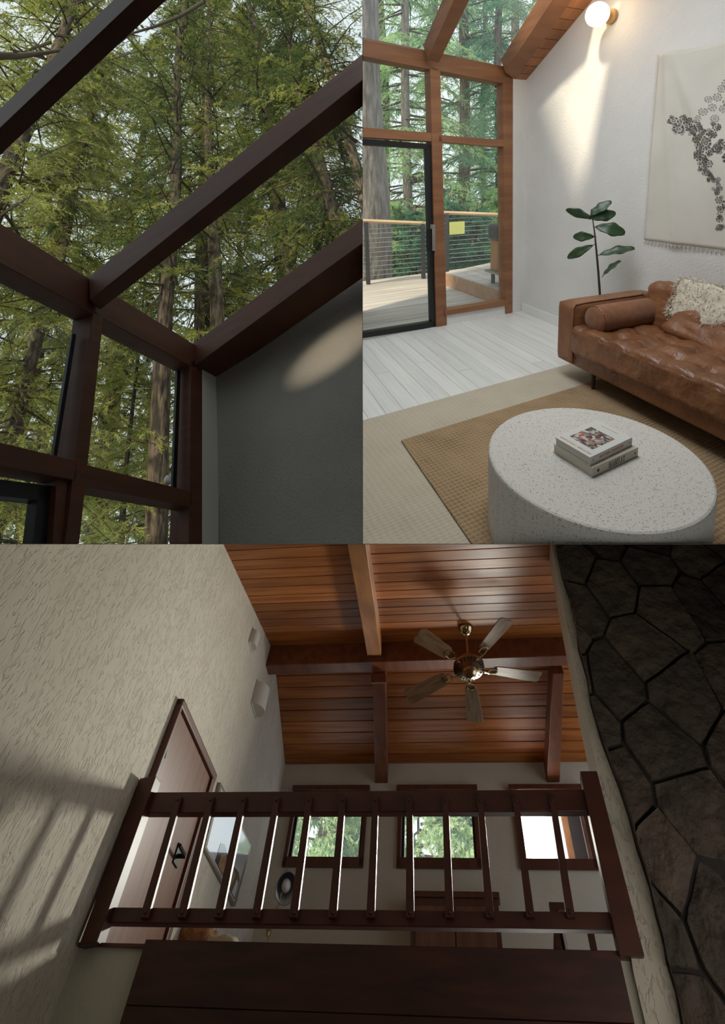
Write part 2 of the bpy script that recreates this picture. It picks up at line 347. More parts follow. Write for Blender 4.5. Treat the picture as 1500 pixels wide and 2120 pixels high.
def book(zb, th, corners, cover, label):
    fr, ri, le = [TR.hit(x, y, (0, 0, 1), zb) for x, y in corners]
    L_ = np.linalg.norm((ri - fr)[:2]); D_ = np.linalg.norm((le - fr)[:2]); ang = math.atan2(ri[1] - fr[1], ri[0] - fr[0]) - .02
    b = empty('book', TR, T(fr[0], fr[1], zb, ang), label=label, cat='book', group='books stacked on the coffee table')
    put('cover', MB().box((0, 0, 0), (L_, D_, .003)).box((0, 0, th - .003), (L_, D_, th)).box((0, 0, .003), (L_, .003, th - .003)), cover, b, bevel=.0008)
    put('pages', MB().box((.004, .003, .003), (L_ - .004, D_ - .004, th - .003)), 'paper', b)
    return b, L_, D_
b2, L2, D2 = book(TT, .042, [(1225, 989), (1317, 943), (1149, 934)], 'book_cover_cream', 'cream hardback with black serif title on its spine, lower of the two books')
SP = lambda x, z: Matrix.Translation((x, -.0004, z)) @ Matrix.Rotation(PI / 2, 4, 'X')
put('title', serif_mesh('HABITAT', .026), 'ink_black', b2, M=SP(L2 * .52, .021) @ Matrix.Scale(.82, 4, (1, 0, 0)))
mb = MB()
for k in range(8):
    a = k * PI / 4; mb.prism([(0, 0, 0), (.004 * math.cos(a - .5), .004 * math.sin(a - .5), 0), (.0085 * math.cos(a), .0085 * math.sin(a), 0), (.004 * math.cos(a + .5), .004 * math.sin(a + .5), 0)], (0, 0, .0004))
put('emblem', mb, 'ink_black', b2, M=SP(.035, .021))
put('publisher_mark', MB().prism([(0, .006, 0), (-.009, 0, 0), (0, -.006, 0)], (0, 0, .0004)), 'ink_black', b2, M=SP(L2 - .018, .021))
b1, L1, D1 = book(TT + .0425, .038, [(1220, 965), (1305, 921), (1157, 918)], 'book_cover', 'white hardback with a photo collage and red title, upper of the two books')
put('title', text_mesh('MOTHER / FOUNDER', .0165, 'title'), 'ink_red', b1, M=SP(L1 * .5, .019))
put('publisher_mark', MB().prism([(0, .005, 0), (-.008, 0, 0), (0, -.005, 0)], (0, 0, .0004)), 'ink_red', b1, M=SP(L1 - .014, .019))
put('spine_text', text_mesh('II', .012, 'spine_text'), 'ink_red', b1, M=SP(.02, .019))
TOPM = lambda x, y, r: Matrix.Translation((x, y, .0382)) @ Matrix.Rotation(r, 4, 'Z')
put('cover_title', text_mesh('MOTHER / FOUNDER', .0165, 'cover_title'), 'ink_red', b1, M=TOPM(.022, D1 * .5, PI / 2))
put('cover_collage', MB().box((.055, .03, .0378), (L1 - .075, D1 - .03, .0384)), 'collage', b1)
put('cover_text', text_mesh('MOTHER FOUNDER MOTHER FOUNDER', .0045, 'cover_text'), 'ink_red', b1, M=TOPM(L1 - .028, D1 * .5, PI / 2))

# sofa
mat('leather', (.25, .105, .042), .36, (.165, .062, .024), (5, 5, 5), bump=.5, bscale=(22, 30, 26), spec=.6)
mat('leather_light', (.29, .125, .052), .42, (.20, .08, .033), (6, 6, 6), bump=.4, bscale=(20, 24, 24))
mat('dark_wood_leg', (.03, .014, .008), .4)
mat('suede', (.27, .105, .038), .75, (.20, .075, .026), (20, 20, 20), sheen=.3)
def rbox(c, half, r, n, disp=None):
    """rounded box with n cells a side; disp(p, normal) moves its points"""
    bm = bmesh.new(); bmesh.ops.create_cube(bm, size=2); bmesh.ops.subdivide_edges(bm, edges=bm.edges, cuts=n, use_grid_fill=True)
    h = np.array(half); mb = MB(); vs = []
    for v in bm.verts:
        p = np.array(v.co) * h; inn = np.clip(p, -(h - r), h - r); d = p - inn; l = np.linalg.norm(d); d = d / l if l > 1e-9 else d
        p = inn + d * r
        if disp is not None: p = p + disp(p, d)
        vs.append(p + np.array(c))
    mb.add(vs, [tuple(v.index for v in f.verts) for f in bm.faces]); bm.free(); return mb
from mathutils import noise as MN
def nz(p, s, o=0): return MN.noise(Vector((p[0] * s + o, p[1] * s - o, p[2] * s + 2 * o)))
sofa = empty('sofa', TR, T(2.8, 1.75, .021), label='tan leather sofa with tufted seat along the white wall', cat='sofa')
put('base', rbox((0, 0, .195), (.425, 1.05, .06), .015, 6), 'leather', sofa, smooth=True)
def tuft(p, d):
    if d[2] > .3:
        fx, fy = (p[0] + .03) / .2, p[1] / .21
        dd = min(math.hypot((fx - round(fx)) * .2, (fy - round(fy)) * .21), 1)
        ex = abs(math.sin(PI * fx)) * abs(math.sin(PI * fy))
        z = -.034 * math.exp(-(dd / .04) ** 2) + .02 * ex ** .5 + .012 * nz(p, 9) + .014 * abs(nz(p, 16, 3)) - .012 * abs(nz(p * np.array([1, 1.8, 1]), 24, 6))
        return np.array([0, 0, z])
    return d * (.006 * nz(p, 14) + .022 * abs(nz(p * np.array([1, 2.6, .5]), 12, 5)))
put('seat_cushion', rbox((-.06, -.06, .345), (.40, .95, .095), .03, 70, tuft), 'leather', sofa, smooth=True)
ar = put('armrest', rbox((-.005, .985, .375), (.432, .095, .24), .03, 8), 'leather_light', sofa, smooth=True)
put('piping', MB().tube([(-.425, .9, .15), (-.437, .9, .3), (-.437, .9, .58), (-.42, .905, .612), (-.3, .905, .616), (.35, .905, .616)], .006, 6), 'leather', ar, smooth=True)
put('armrest', rbox((-.005, -1.03, .375), (.432, .095, .24), .03, 8), 'leather_light', sofa, smooth=True)
put('backrest', rbox((.33, -.05, .42), (.09, .98, .22), .04, 6), 'leather', sofa, smooth=True)
def crumple(p, d): return d * (.022 * nz(p, 6) + .024 * abs(nz(p * np.array([1, 1, .45]), 11, 4)) + .008 * nz(p, 30))
put('back_cushion', rbox((0, 0, 0), (.11, .86, .2), .085, 46, crumple), 'leather_light', sofa, M=Matrix.Translation((.245, -.05, .555)) @ Matrix.Rotation(.22, 4, 'Y'), smooth=True)
def drape(p, d): return d * (.012 * nz(p, 7, 1) + .03 * abs(nz(p * np.array([1, .5, 1]), 9, 2)))
put('leather_drape', rbox((0, 0, 0), (.03, .62, .17), .028, 36, drape), 'leather_light', sofa, M=Matrix.Translation((.09, -.12, .53)) @ Matrix.Rotation(.62, 4, 'Y') @ Matrix.Rotation(.16, 4, 'X'), smooth=True)
for x, y in ((-.37, .74), (-.37, -.85), (.36, .85), (.36, -.85)):
    put('leg', MB().lathe([(.012, 0), (.02, .137)], 12), 'dark_wood_leg', sofa, M=Matrix.Translation((x, y, .0)))
bol = put('bolster_pillow', MB().lathe([(.02, -.305), (.085, -.303), (.098, -.29), (.102, -.27), (.103, 0), (.102, .27), (.098, .29), (.085, .303), (.02, .305)], 28), 'suede', room=TR, M=Matrix.Translation((2.73, 2.512, .548)) @ Matrix.Rotation(PI / 2, 4, 'Y'), smooth=True,
          label='tan suede bolster pillow lying against the sofa armrest', cat='pillow')
put('piping', MB().tube([(.1 * math.cos(a), .1 * math.sin(a), -.292) for a in np.linspace(0, 2 * PI, 30)], .004, 5), 'leather', bol)
# sheepskin
mat('fleece', (.76, .70, .58), .95, (.62, .55, .43), (25, 25, 25), sheen=.4)
def skin(p, d): return d * (.02 * nz(p, 8) + .012 * nz(p, 25))
sk = put('sheepskin_throw', rbox((0, 0, 0), (.05, .56, .15), .045, 26, skin), 'fleece', room=TR, M=Matrix.Translation((2.975, 1.75, .68)) @ Matrix.Rotation(.35, 4, 'Y') @ Matrix.Rotation(.03, 4, 'X'), smooth=True,
         label='fluffy cream sheepskin throw over the back of the leather sofa', cat='throw')
vs_ = np.array([v.co for v in sk.data.vertices]); ns_ = np.array([v.normal for v in sk.data.vertices]); mb = MB()
for i in RNG.integers(0, len(vs_), 9000):
    p = vs_[i] + RNG.normal(0, .01, 3); d = ns_[i] + RNG.normal(0, .55, 3) + [0, 0, -.25]; d /= np.linalg.norm(d); a = np.cross(d, RNG.normal(0, 1, 3)); a /= np.linalg.norm(a)
    l = RNG.uniform(.014, .03); mb.add([p - a * .0035, p + a * .0035, p + d * l + RNG.normal(0, .006, 3)], [(0, 1, 2)])
put('fleece', mb, 'fleece', sk, kind='stuff')

# tapestry
mat('cotton', (.70, .67, .60), .9, (.66, .63, .56), (4, 4, 4), bump=.1, bscale=(160, 160, 160)); mat('print_ink', (.09, .08, .07), .9); mat('print_grey', (.30, .29, .27), .9)
tc_ = [TR.hit(x, y, (1, 0, 0), WX) for x, y in ((1365, 112), (1335, 497))]
TY1, TZ1 = tc_[0][1], tc_[0][2]; TY0 = 1.15
def tap(u, v):
    """u from the corner near the plant towards the sofa's other end, v downwards"""
    yl = TY1 + (tc_[1][1] - TY1) * v; y = yl + (TY0 - yl) * u; zb = tc_[1][2] - .01 * u; zt = TZ1 - .06 * math.sin(PI * min(u * 1.6, 1)) * .8
    z = zt + (zb - zt) * v
    g = math.exp(-((u - .09 - .42 * v) / .05) ** 2) * (1 - v * .6) + .7 * math.exp(-((u - .05 - .12 * v) / .03) ** 2) * (1 - .5 * v) + .5 * math.exp(-((u - .5 - .1 * v) / .06) ** 2)
    return np.array([WX - .008 - .04 * g - .01 * math.sin(9 * u + 3 * v) ** 2, y, z])
tp = put('wall_tapestry', MB().grid(lambda u, v: tap(u, v), 90, 50), 'cotton', room=TR, smooth=True, solid=.003, label='cream cotton wall hanging printed with dark flowers above the sofa', cat='tapestry')
def tap_at(px, py):
    p = TR.hit(px, py, (1, 0, 0), WX); v = (TZ1 - p[2]) / (TZ1 - tc_[1][2]); yl = TY1 + (tc_[1][1] - TY1) * v; u = (yl - p[1]) / (yl - TY0)
    return u, v
mb, mg = MB(), MB()
def rosette(mb, px, py, r):
    n = random.randint(6, 9)
    for ring, (k0, k1) in enumerate(((.55, 1.), (.12, .42))):
        for k in range(n):
            a = 2 * PI * k / n + ring * .4 + random.random() * .2; w = PI / n * .72; pts = []
            for rr, aa in ((k0, -w * .6), (k1 * .9, -w), (k1, 0), (k1 * .9, w), (k0, w * .6), ((k0 + k1) / 2, 0)):
                q = tap(*tap_at(px + r * rr * math.cos(a + aa), py + r * rr * math.sin(a + aa) * .95)); pts.append(q - [.0035, 0, 0])
            mb.add(pts, [(0, 1, 2, 5), (5, 2, 3, 4)])
spots = [(1400, 245, 9), (1408, 262, 10), (1418, 240, 9), (1424, 255, 10), (1433, 244, 9), (1440, 262, 11), (1447, 280, 11), (1455, 300, 12), (1452, 252, 10), (1463, 268, 11), (1470, 288, 12), (1478, 306, 10), (1462, 322, 11), (1476, 332, 9), (1448, 318, 10), (1458, 340, 9), (1482, 270, 9), (1489, 254, 9), (1492, 300, 9), (1470, 352, 8), (1479, 360, 6), (1488, 368, 6), (1494, 378, 6), (1490, 392, 7), (1492, 410, 8), (1495, 430, 8), (1492, 450, 8), (1491, 468, 7), (1505, 290, 12), (1510, 420, 12), (1515, 320, 14)]
for x, y, r in spots: rosette(mb, x, y, r)
for x, y, r in [(1462, 222, 9), (1478, 212, 9), (1470, 195, 8), (1488, 190, 10), (1496, 172, 9), (1484, 236, 9), (1500, 215, 9), (1453, 236, 7), (1510, 200, 12), (1505, 160, 9)]: rosette(mg, x, y, r)
for k in range(150):
    x, y, r = random.choice(spots); rosette(mb, x + random.uniform(-9, 9), y + random.uniform(-9, 9), random.uniform(2.5, 5))
for k in range(40):
    x, y, r = random.choice(spots[:20]); rosette(mg, x + random.uniform(-10, 10), y + random.uniform(-10, 10), random.uniform(3, 6))
put('flower_print', mb, 'print_ink', tp, kind='stuff'); put('pale_flower_print', mg, 'print_grey', tp, kind='stuff')
mb = MB()
for i in range(150):
    u = i / 150; p = tap(u, 1); q = p + np.array([-.004, .006 * math.sin(i * 2.1), -.022 - .006 * random.random()]); mb.tube([p, (p + q) / 2 + [-.004, 0, 0], q], .0028, 4)
for i in range(70):
    p = tap(0, i / 70); mb.tube([p, p + np.array([-.003, .018 + .006 * random.random(), -.004])], .002, 4)
put('fringe', mb, 'cotton', tp, kind='stuff')

# wall lamp
m = mat('lamp_glow', (1, .80, .52), .4, emit=3.2)
mat('light_wood', (.55, .33, .14), .5, (.45, .26, .1), (3, 3, 20))
lp = TR.hit(1236, 30, (1, 0, 0), WX - .17); wl = empty('wall_lamp', TR, T(*lp), label='glowing round globe lamp on a wooden wall mount', cat='lamp')
gl_r = .098
put('globe', MB().lathe([(gl_r * math.sin(a) + .0005, -gl_r * math.cos(a)) for a in np.linspace(0, PI, 20)], 32), 'lamp_glow', wl, smooth=True)
put('wall_mount', MB().lathe([(.055, 0), (.062, .006), (.062, .03), (.05, .045)], 28, Matrix.Translation((.17, 0, 0)) @ Matrix.Rotation(-PI / 2, 4, 'Y')), 'light_wood', wl, smooth=False)
put('neck', MB().tube([(.07, 0, 0), (.135, 0, 0)], .045, 20), 'light_wood', wl)
ld = bpy.data.lights.new('lamp_bulb', 'POINT'); ld.energy = 4; ld.color = (1, .62, .28); ld.shadow_soft_size = .09
lo = bpy.data.objects.new('lamp_bulb', ld); COL.objects.link(lo); lo.parent = wl; lo.location = (-.105, -.05, 0)

# fiddle leaf plant
mat('fig_leaf', (.022, .05, .02), .38, (.04, .085, .035), (14, 14, 14)); mat('fig_stem', (.05, .032, .02), .8)
mat('clay', (.55, .5, .44), .8)
PN = np.array([1, 1, 0]); PC = 5.87
ph = lambda x, y, dc=0: TR.hit(x, y, PN, PC + dc)
stem = [ph(1241, 640), ph(1241, 608), ph(1238, 565), ph(1234, 520), ph(1230, 480), ph(1226, 452)]
base = np.array([stem[0][0], stem[0][1], .0085])
pl_ = empty('potted_fig', TR, T(*base), label='fiddle leaf fig with dark leaves between the sofa and the white wall', cat='plant')
put('pot', MB().lathe([(.075, 0), (.10, .16), (.105, .2), (.09, .2), (.085, .17), (.01, .17)], 24), 'clay', pl_, smooth=False)
put('stem', MB().tube([np.array([0, 0, .17])] + [s - base for s in stem], [.012, .011, .010, .009, .008, .006, .004], 8), 'fig_stem', pl_, smooth=True)
def leaf(b, t, w, tilt, droop):
    b, t = np.array(b) - base, np.array(t) - base; ax = t - b; L_ = np.linalg.norm(ax); ax /= L_
    view = np.array([-.6, -.7, .35]); side = np.cross(ax, view); side /= np.linalg.norm(side); nrm = np.cross(side, ax)
    side = side * math.cos(tilt) + nrm * math.sin(tilt); nrm = np.cross(side, ax); nrm = nrm if nrm[2] > 0 else -nrm
    def fn(u, v):
        s = v * 2 - 1; wd = w * L_ * (math.sin(PI * min(1, u * .93 + .04)) ** .75) * (.72 + .5 * u) * .5
        return b + ax * L_ * u + side * s * wd * (1 + .08 * math.sin(14 * u)) + nrm * (droop * L_ * (math.sin(PI * u) * .5) + .12 * abs(s) * wd + .02 * L_ * math.sin(16 * u + s) * abs(s))
    o = put('leaf', MB().grid(fn, 12, 6), 'fig_leaf', pl_, smooth=True, solid=.0015)
    put('petiole', MB().tube([b - ax * .02 - nrm * .005, b, b + ax * L_ * .95 + nrm * droop * L_ * .1], [.003, .003, .001], 5), 'fig_stem', o)
for bx, by, tx, ty, w, ti, dr_ in [(1224, 452, 1171, 434, .36, .5, .15), (1222, 446, 1265, 417, .45, .3, .1), (1224, 453, 1274, 441, .5, -.2, .12), (1232, 470, 1293, 483, .5, .1, .2), (1229, 490, 1186, 490, .5, .2, .3), (1226, 508, 1174, 534, .36, 0, .12), (1240, 528, 1313, 514, .3, .4, .12), (1248, 570, 1284, 540, .4, .9, .1), (1223, 450, 1236, 428, .6, .2, .1)]:
    leaf(ph(bx, by), ph(tx, ty, .03), w, ti, dr_)

# ================================================================== trees, shared by the three places
def leafmat(name, c1, c2, tr, tmix=.45):
    m = bpy.data.materials.new(name); m.use_nodes = True; nt = m.node_tree; N = nt.nodes; L = nt.links; b = N['Principled BSDF']; b.inputs['Roughness'].default_value = .55; b.inputs['Specular IOR Level'].default_value = .3
    tc = N.new('ShaderNodeTexCoord'); n = N.new('ShaderNodeTexNoise'); n.inputs['Scale'].default_value = 1.3; n.inputs['Detail'].default_value = 5; L.new(tc.outputs['Object'], n.inputs['Vector'])
    r = N.new('ShaderNodeValToRGB'); r.color_ramp.elements[0].position = .35; r.color_ramp.elements[1].position = .68; r.color_ramp.elements[0].color = (*c1, 1); r.color_ramp.elements[1].color = (*c2, 1); L.new(n.outputs['Fac'], r.inputs[0])
    L.new(r.outputs[0], b.inputs['Base Color']); t = N.new('ShaderNodeBsdfTranslucent'); mx = N.new('ShaderNodeMix'); mx.data_type = 'RGBA'; mx.blend_type = 'MULTIPLY'; mx.inputs['Factor'].default_value = 1; L.new(r.outputs[0], mx.inputs['A']); mx.inputs['B'].default_value = (*tr, 1)
    L.new(mx.outputs['Result'], t.inputs[0]); x = N.new('ShaderNodeMixShader'); x.inputs[0].default_value = tmix; L.new(b.outputs[0], x.inputs[1]); L.new(t.outputs[0], x.inputs[2]); L.new(x.outputs[0], N['Material Output'].inputs[0])
    MATS[name] = m
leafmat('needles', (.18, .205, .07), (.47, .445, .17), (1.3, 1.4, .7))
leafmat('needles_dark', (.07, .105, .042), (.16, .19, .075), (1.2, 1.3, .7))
leafmat('needles_sunlit', (.22, .38, .19), (.46, .60, .32), (1.4, 1.5, 1.1))  # sunlit glare put into the needle colour
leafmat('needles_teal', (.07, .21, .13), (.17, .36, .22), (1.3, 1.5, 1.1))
leafmat('leaves_bright', (.36, .5, .26), (.62, .72, .48), (1.3, 1.3, 1.1))  # leaf colour lightened to stand in for bright daylight outside
leafmat('needles_orange', (.34, .16, .05), (.45, .26, .1), (1.2, 1.1, .8))
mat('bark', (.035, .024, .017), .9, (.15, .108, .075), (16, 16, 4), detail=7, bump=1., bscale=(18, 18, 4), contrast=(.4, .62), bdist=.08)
mat('bark_pale', (.13, .112, .095), .9, (.25, .22, .19), (14, 14, 3.5), detail=7, bump=1., bscale=(16, 16, 3.5), contrast=(.38, .64), bdist=.08)
mat('twig', (.07, .048, .03), .9)
mat('twig_moss', (.22, .17, .05), .9, (.10, .075, .04), (6, 6, 6))
def tri_mesh(name, tris):
    n = len(tris); me = bpy.data.meshes.new(name); me.vertices.add(3 * n); me.vertices.foreach_set('co', np.ascontiguousarray(tris, np.float32).reshape(-1))
    me.loops.add(3 * n); me.loops.foreach_set('vertex_index', np.arange(3 * n, dtype=np.int32)); me.polygons.add(n); me.polygons.foreach_set('loop_start', np.arange(0, 3 * n, 3, dtype=np.int32))
    me.update(calc_edges=True); me['loose_tris'] = 1
    return me
def unit(a): return a / (np.linalg.norm(a, axis=-1, keepdims=True) + 1e-9)
def conifer(seed, H=22., z0=2.5, r0=.17, Lmax=3.2, step=.55, nper=5, nt=44, nl=30, dens=1., leaf_l=.06, leaf_w=.0075, droop=.55):
    """trunk, branches and needle sprays of one conifer as three meshes"""
    g = np.random.default_rng(seed); tr = MB(); pts = []; rad = []
    for z in np.linspace(-3, H, 26): pts.append((.05 * math.sin(z * .7 + seed), .05 * math.cos(z * .5), z)); rad.append(max(.02, r0 * (1 - max(z, 0) / H * .75) * (1 + .04 * math.sin(z * 3 + seed))))
    tr.tube(pts, rad, 12)
    zs = np.arange(z0, H - .3, step); nb = len(zs) * nper
    z = np.repeat(zs, nper) + g.uniform(-.25, .25, nb); f = (z - z0) / (H - z0)
    Lb = (Lmax * np.clip(1 - f, 0, 1) ** .75 + .35) * g.uniform(.55, 1.15, nb); az = g.uniform(0, 2 * PI, nb)
    d = np.stack([np.cos(az), np.sin(az), np.zeros(nb)], 1); s_ = np.stack([-np.sin(az), np.cos(az), np.zeros(nb)], 1)
    up = g.uniform(-.15, .35, nb); dr = g.uniform(.6, 1.3, nb) * droop
    def bp(i, s): return np.array([0, 0, z[i]]) + d[i] * (Lb[i] * s) + np.array([0, 0, 1]) * (up[i] * s - dr[i] * s * s) * Lb[i] + s_[i] * (.06 * Lb[i] * math.sin(3 * s + i))
    br = MB()
    for i in range(nb): br.tube([bp(i, s) for s in (0, .25, .5, .75, 1)], [.03 * (.5 + Lb[i] / 4), .02 * (.5 + Lb[i] / 4), .013, .008, .004], 4, cap=False)
    # sprays
    S = g.uniform(.12, 1.0, (nb, nt)); side = np.where(g.random((nb, nt)) < .5, 1., -1.)
    P = np.zeros((nb, nt, 3)); P[..., 2] = z[:, None]
    P += d[:, None] * (Lb[:, None] * S)[..., None]; P[..., 2] += (up[:, None] * S - dr[:, None] * S * S) * Lb[:, None]; P += s_[:, None] * (.06 * Lb[:, None] * np.sin(3 * S + np.arange(nb)[:, None]))[..., None]
    td = d[:, None] * g.uniform(.3, .9, (nb, nt, 1)) + s_[:, None] * (side * g.uniform(.4, 1., (nb, nt)))[..., None]; td[..., 2] += g.uniform(-.9, .1, (nb, nt)) ; td = unit(td)
    tl = (.16 + .5 * (1 - S) ** .6) * g.uniform(.5, 1.2, (nb, nt)) * np.minimum(1, .45 + Lb[:, None] * .25)
    t = g.uniform(.05, 1, (nb, nt, nl)); Q = P[:, :, None] + td[:, :, None] * (tl[..., None] * t)[..., None]; Q[..., 2] -= .25 * tl[..., None] * t ** 2
    q = unit(td[:, :, None] * .9 + g.normal(0, .55, (nb, nt, nl, 3)) + np.array([0, 0, -.15])); ww = unit(np.cross(q, g.normal(0, 1, q.shape)))
    ll = leaf_l * g.uniform(.6, 1.4, (nb, nt, nl, 1)); wd = leaf_w * g.uniform(.7, 1.3, (nb, nt, nl, 1))
    tri = np.stack([Q - ww * wd, Q + ww * wd, Q + q * ll], 3).reshape(-1, 3, 3)
    if dens < 1: tri = tri[g.random(len(tri)) < dens]
    return tr.mesh('trunk'), br.mesh('branches'), tri_mesh('foliage', tri)
CON = [conifer(1), conifer(2, H=24, Lmax=2.6, droop=.8, r0=.17), conifer(3, H=20, Lmax=3.8, nper=4, droop=.35, r0=.24), conifer(4, H=26, z0=6.5, Lmax=2.2, nper=3, nt=30, r0=.155, droop=.5)]
SHRUB = conifer(5, H=4.5, z0=.1, r0=.05, Lmax=2.0, step=.3, nper=6, nt=36, nl=16, leaf_l=.085, leaf_w=.02, droop=.35)
def tree(room, pos, kind, rz, sc, leafm, barkm, label, name='conifer_tree', group=None, cat='tree', sxy=1., parts=CON):
    e = empty(name, room, T(*pos, rz) @ Matrix.Diagonal((sc * sxy, sc * sxy, sc, 1)), label=label, cat=cat, group=group)
    src = CON[kind] if kind >= 0 else SHRUB
    for nm, me, m in (('trunk', src[0], barkm), ('branches', src[1], 'twig'), ('foliage', src[2], leafm)):
        if not me.materials: me.materials.append(MATS['bark'])
        o = put(nm, me, None, e, smooth=(nm == 'trunk'), kind=None if nm == 'trunk' else 'stuff')
        o.material_slots[0].link = 'OBJECT'; o.material_slots[0].material = MATS[m]
    return e

# ------------------------------------------------------------------ outside the living room
mat('deck_wood', (.46, .41, .36), .8, (.34, .30, .26), (1, 14, 14), bump=.2, island=.12)
mat('step_wood', (.44, .25, .14), .7, (.34, .19, .10), (2, 12, 12), island=.12)
mat('rail_wood', (.62, .42, .22), .6, (.52, .34, .17), (1, 12, 12)); mat('grill_wood', (.42, .19, .06), .6, (.32, .14, .045), (12, 12, 1)); mat('dark_metal', (.03, .03, .033), .5); mat('cable', (.30, .31, .31), .4, metal=.8)
mat('sign_yellow', (.62, .62, .16), .6); mat('forest_floor', (.13, .16, .06), 1, (.22, .15, .08), (1.5, 1.5, 1.5), detail=8)
DZ = -.06
def gp(u, t, z): return GN * (GD + t) + GU * u + np.array([0, 0, z])
deck = put('deck', MB().prism([gp(.2, .16, DZ - .12), gp(6.5, .16, DZ - .12), gp(6.5, 3.05, DZ - .12), gp(.2, 3.05, DZ - .12)], (0, 0, .08)), 'dark_metal', room=TR, label='weathered grey plank deck outside the sliding glass door', cat='deck')
for i in range(20):
    t = .17 + i * .145; put('deck_board', MB().prism([gp(.2, t, DZ - .035), gp(6.5, t, DZ - .035), gp(6.5, t + .138, DZ - .035), gp(.2, t + .138, DZ - .035)], (0, 0, .03)), 'deck_wood', deck)
# raised step at the right of the deck
A_ = TR.hit(922, 566, (0, 0, 1), .14); B_ = TR.hit(1046, 606, (0, 0, 1), .14); C_ = B_ + (A_ - B_) * 1.0
st = empty('deck_platform', TR, label='raised brown timber platform on the deck seen through the fixed window', cat='platform')
far = np.array([2.6, 1.0, 0]); 
put('front_board', MB().prism([A_ - [0, 0, .2], B_ + (B_ - A_) * .3 - [0, 0, .2], B_ + (B_ - A_) * .3, A_], (.04, .02, 0)), 'step_wood', st)
put('side_board', MB().prism([A_ - [0, 0, .2], A_ + far - [0, 0, .2], A_ + far, A_], (.03, -.04, 0)), 'step_wood', st)
for i in range(12):
    f0, f1 = i / 12, (i + .95) / 12; P0, P1 = A_ + far * f0, A_ + far * f1; Q = (B_ - A_) * 1.3
    put('platform_board', MB().prism([P0, P0 + Q, P1 + Q, P1], (0, 0, .02)), 'deck_wood', st)
# cable railing
rl = empty('cable_railing', TR, label='deck railing of steel cables with a wooden cap rail', cat='railing')
YR = 7.2
a, b, c, d_ = [TR.hit(x, y, (0, 1, 0), YR) for x, y in ((700, 455), (895, 463), (915, 440), (1080, 446))]
put('cap_rail', MB().tube([a, b], .035, 6), 'rail_wood', rl); put('cap_rail', MB().tube([c, d_], .035, 6), 'rail_wood', rl)
for px, x0, x1 in ((757, 0, 0), (874, 0, 0), (924, 1, 0), (1035, 1, 0)):
    top = TR.hit(px, 460 if not x0 else 442, (0, 1, 0), YR); put('post', MB().box((top[0] - .03, YR - .03, DZ), (top[0] + .03, YR + .03, top[2])), 'dark_metal', rl)
for k in range(11):
    z = .08 + k * .078; put('cable', MB().tube([(a[0], YR, z), (b[0], YR, z)], .006, 5), 'cable', rl)
    put('cable', MB().tube([(c[0], YR, z + .1), (d_[0], YR, z + .1)], .006, 5), 'cable', rl)
s0, s1 = TR.hit(930, 460, (0, 1, 0), YR - .05), TR.hit(961, 484, (0, 1, 0), YR - .05)
put('notice_board', MB().box((s0[0], YR - .06, s1[2]), (s1[0], YR - .045, s0[2])), 'sign_yellow', room=TR, bevel=.004, label='small plain yellow board hanging on the cable railing', cat='sign')
gpos = TR.hit(1034, 600, (0, 0, 1), .16); gc = np.array([gpos[0] + .27, gpos[1] + .12, .162])
gr = empty('smoker_grill', TR, T(*gc), label='dark grill with orange wooden front standing on the deck platform', cat='grill')
put('body', MB().box((-.16, -.16, .2), (.5, .3, .62)), 'grill_wood', gr, bevel=.01); put('lid', MB().box((-.2, -.18, .62), (.5, .32, .84)), 'dark_metal', gr, bevel=.04)
for x, y in ((-.13, -.13), (.45, -.13), (-.13, .27), (.45, .27)): put('leg', MB().box((x - .02, y - .02, 0), (x + .02, y + .02, .2)), 'dark_metal', gr)
put('shelf', MB().box((-.24, -.2, .17), (.5, .32, .2)), 'cable', gr)
put('ground', MB().prism([(-6, 7.4, -1.2), (40, 7.4, -1.2), (40, 60, -1.2), (-6, 60, -1.2)], (0, 0, .1)), 'forest_floor', room=TR, kind='structure')
# big trunk by the railing
mb = MB(); g = TR.hit(768, 560, (0, 1, 0), 8.1); tp_ = TR.hit(738, 0, (0, 1, 0), 8.1)
ax_ = (tp_ - g); mb.tube([g + ax_ * s + np.array([.03 * math.sin(7 * s), 0, 0]) for s in np.linspace(-.35, 2.2, 24)], [.40 * (1 - .12 * s) for s in np.linspace(-.35, 2.2, 24)], 20)
put('fir_tree', mb, 'bark_pale', room=TR, smooth=True, label='thick grey fir trunk standing behind the deck railing at the glass door', cat='tree trunk')
for i, (px, Y, kd, sc, lm) in enumerate([(845, 11, 0, .8, 'needles_sunlit'), (960, 12.5, 2, .85, 'needles_teal'), (1030, 11, 1, .75, 'needles_teal'), (905, 16, 1, .9, 'needles_sunlit'), (1000, 18, 0, .9, 'needles_sunlit'), (800, 17, 2, .95, 'needles_sunlit'), (1060, 15, 2, .9, 'needles_sunlit'), (1110, 14, 0, .8, 'needles_sunlit')]):
    p = TR.hit(px, 430, (0, 1, 0), Y)
    tree(TR, (p[0], Y, -1.2), kd, i * 1.3, sc, lm, 'bark_pale' if i % 3 == 0 else 'bark', 'pale green sunlit conifer among the trees beyond the deck railing', group='conifers beyond the deck')
for i, (px, Y, sc, lm) in enumerate([(800, 9.6, .55, 'needles_sunlit'), (860, 9.2, .5, 'needles_teal'), (930, 9.4, .55, 'needles_teal'), (985, 9.0, .5, 'needles_teal'), (1040, 9.6, .6, 'needles_sunlit')]):
    p = TR.hit(px, 430, (0, 1, 0), Y)
    tree(TR, (p[0], Y, -1.1), -1, i * 2.1, sc, lm, 'bark', 'low green evergreen bush just behind the deck cables', name='evergreen_bush', group='bushes behind the railing', cat='bush')

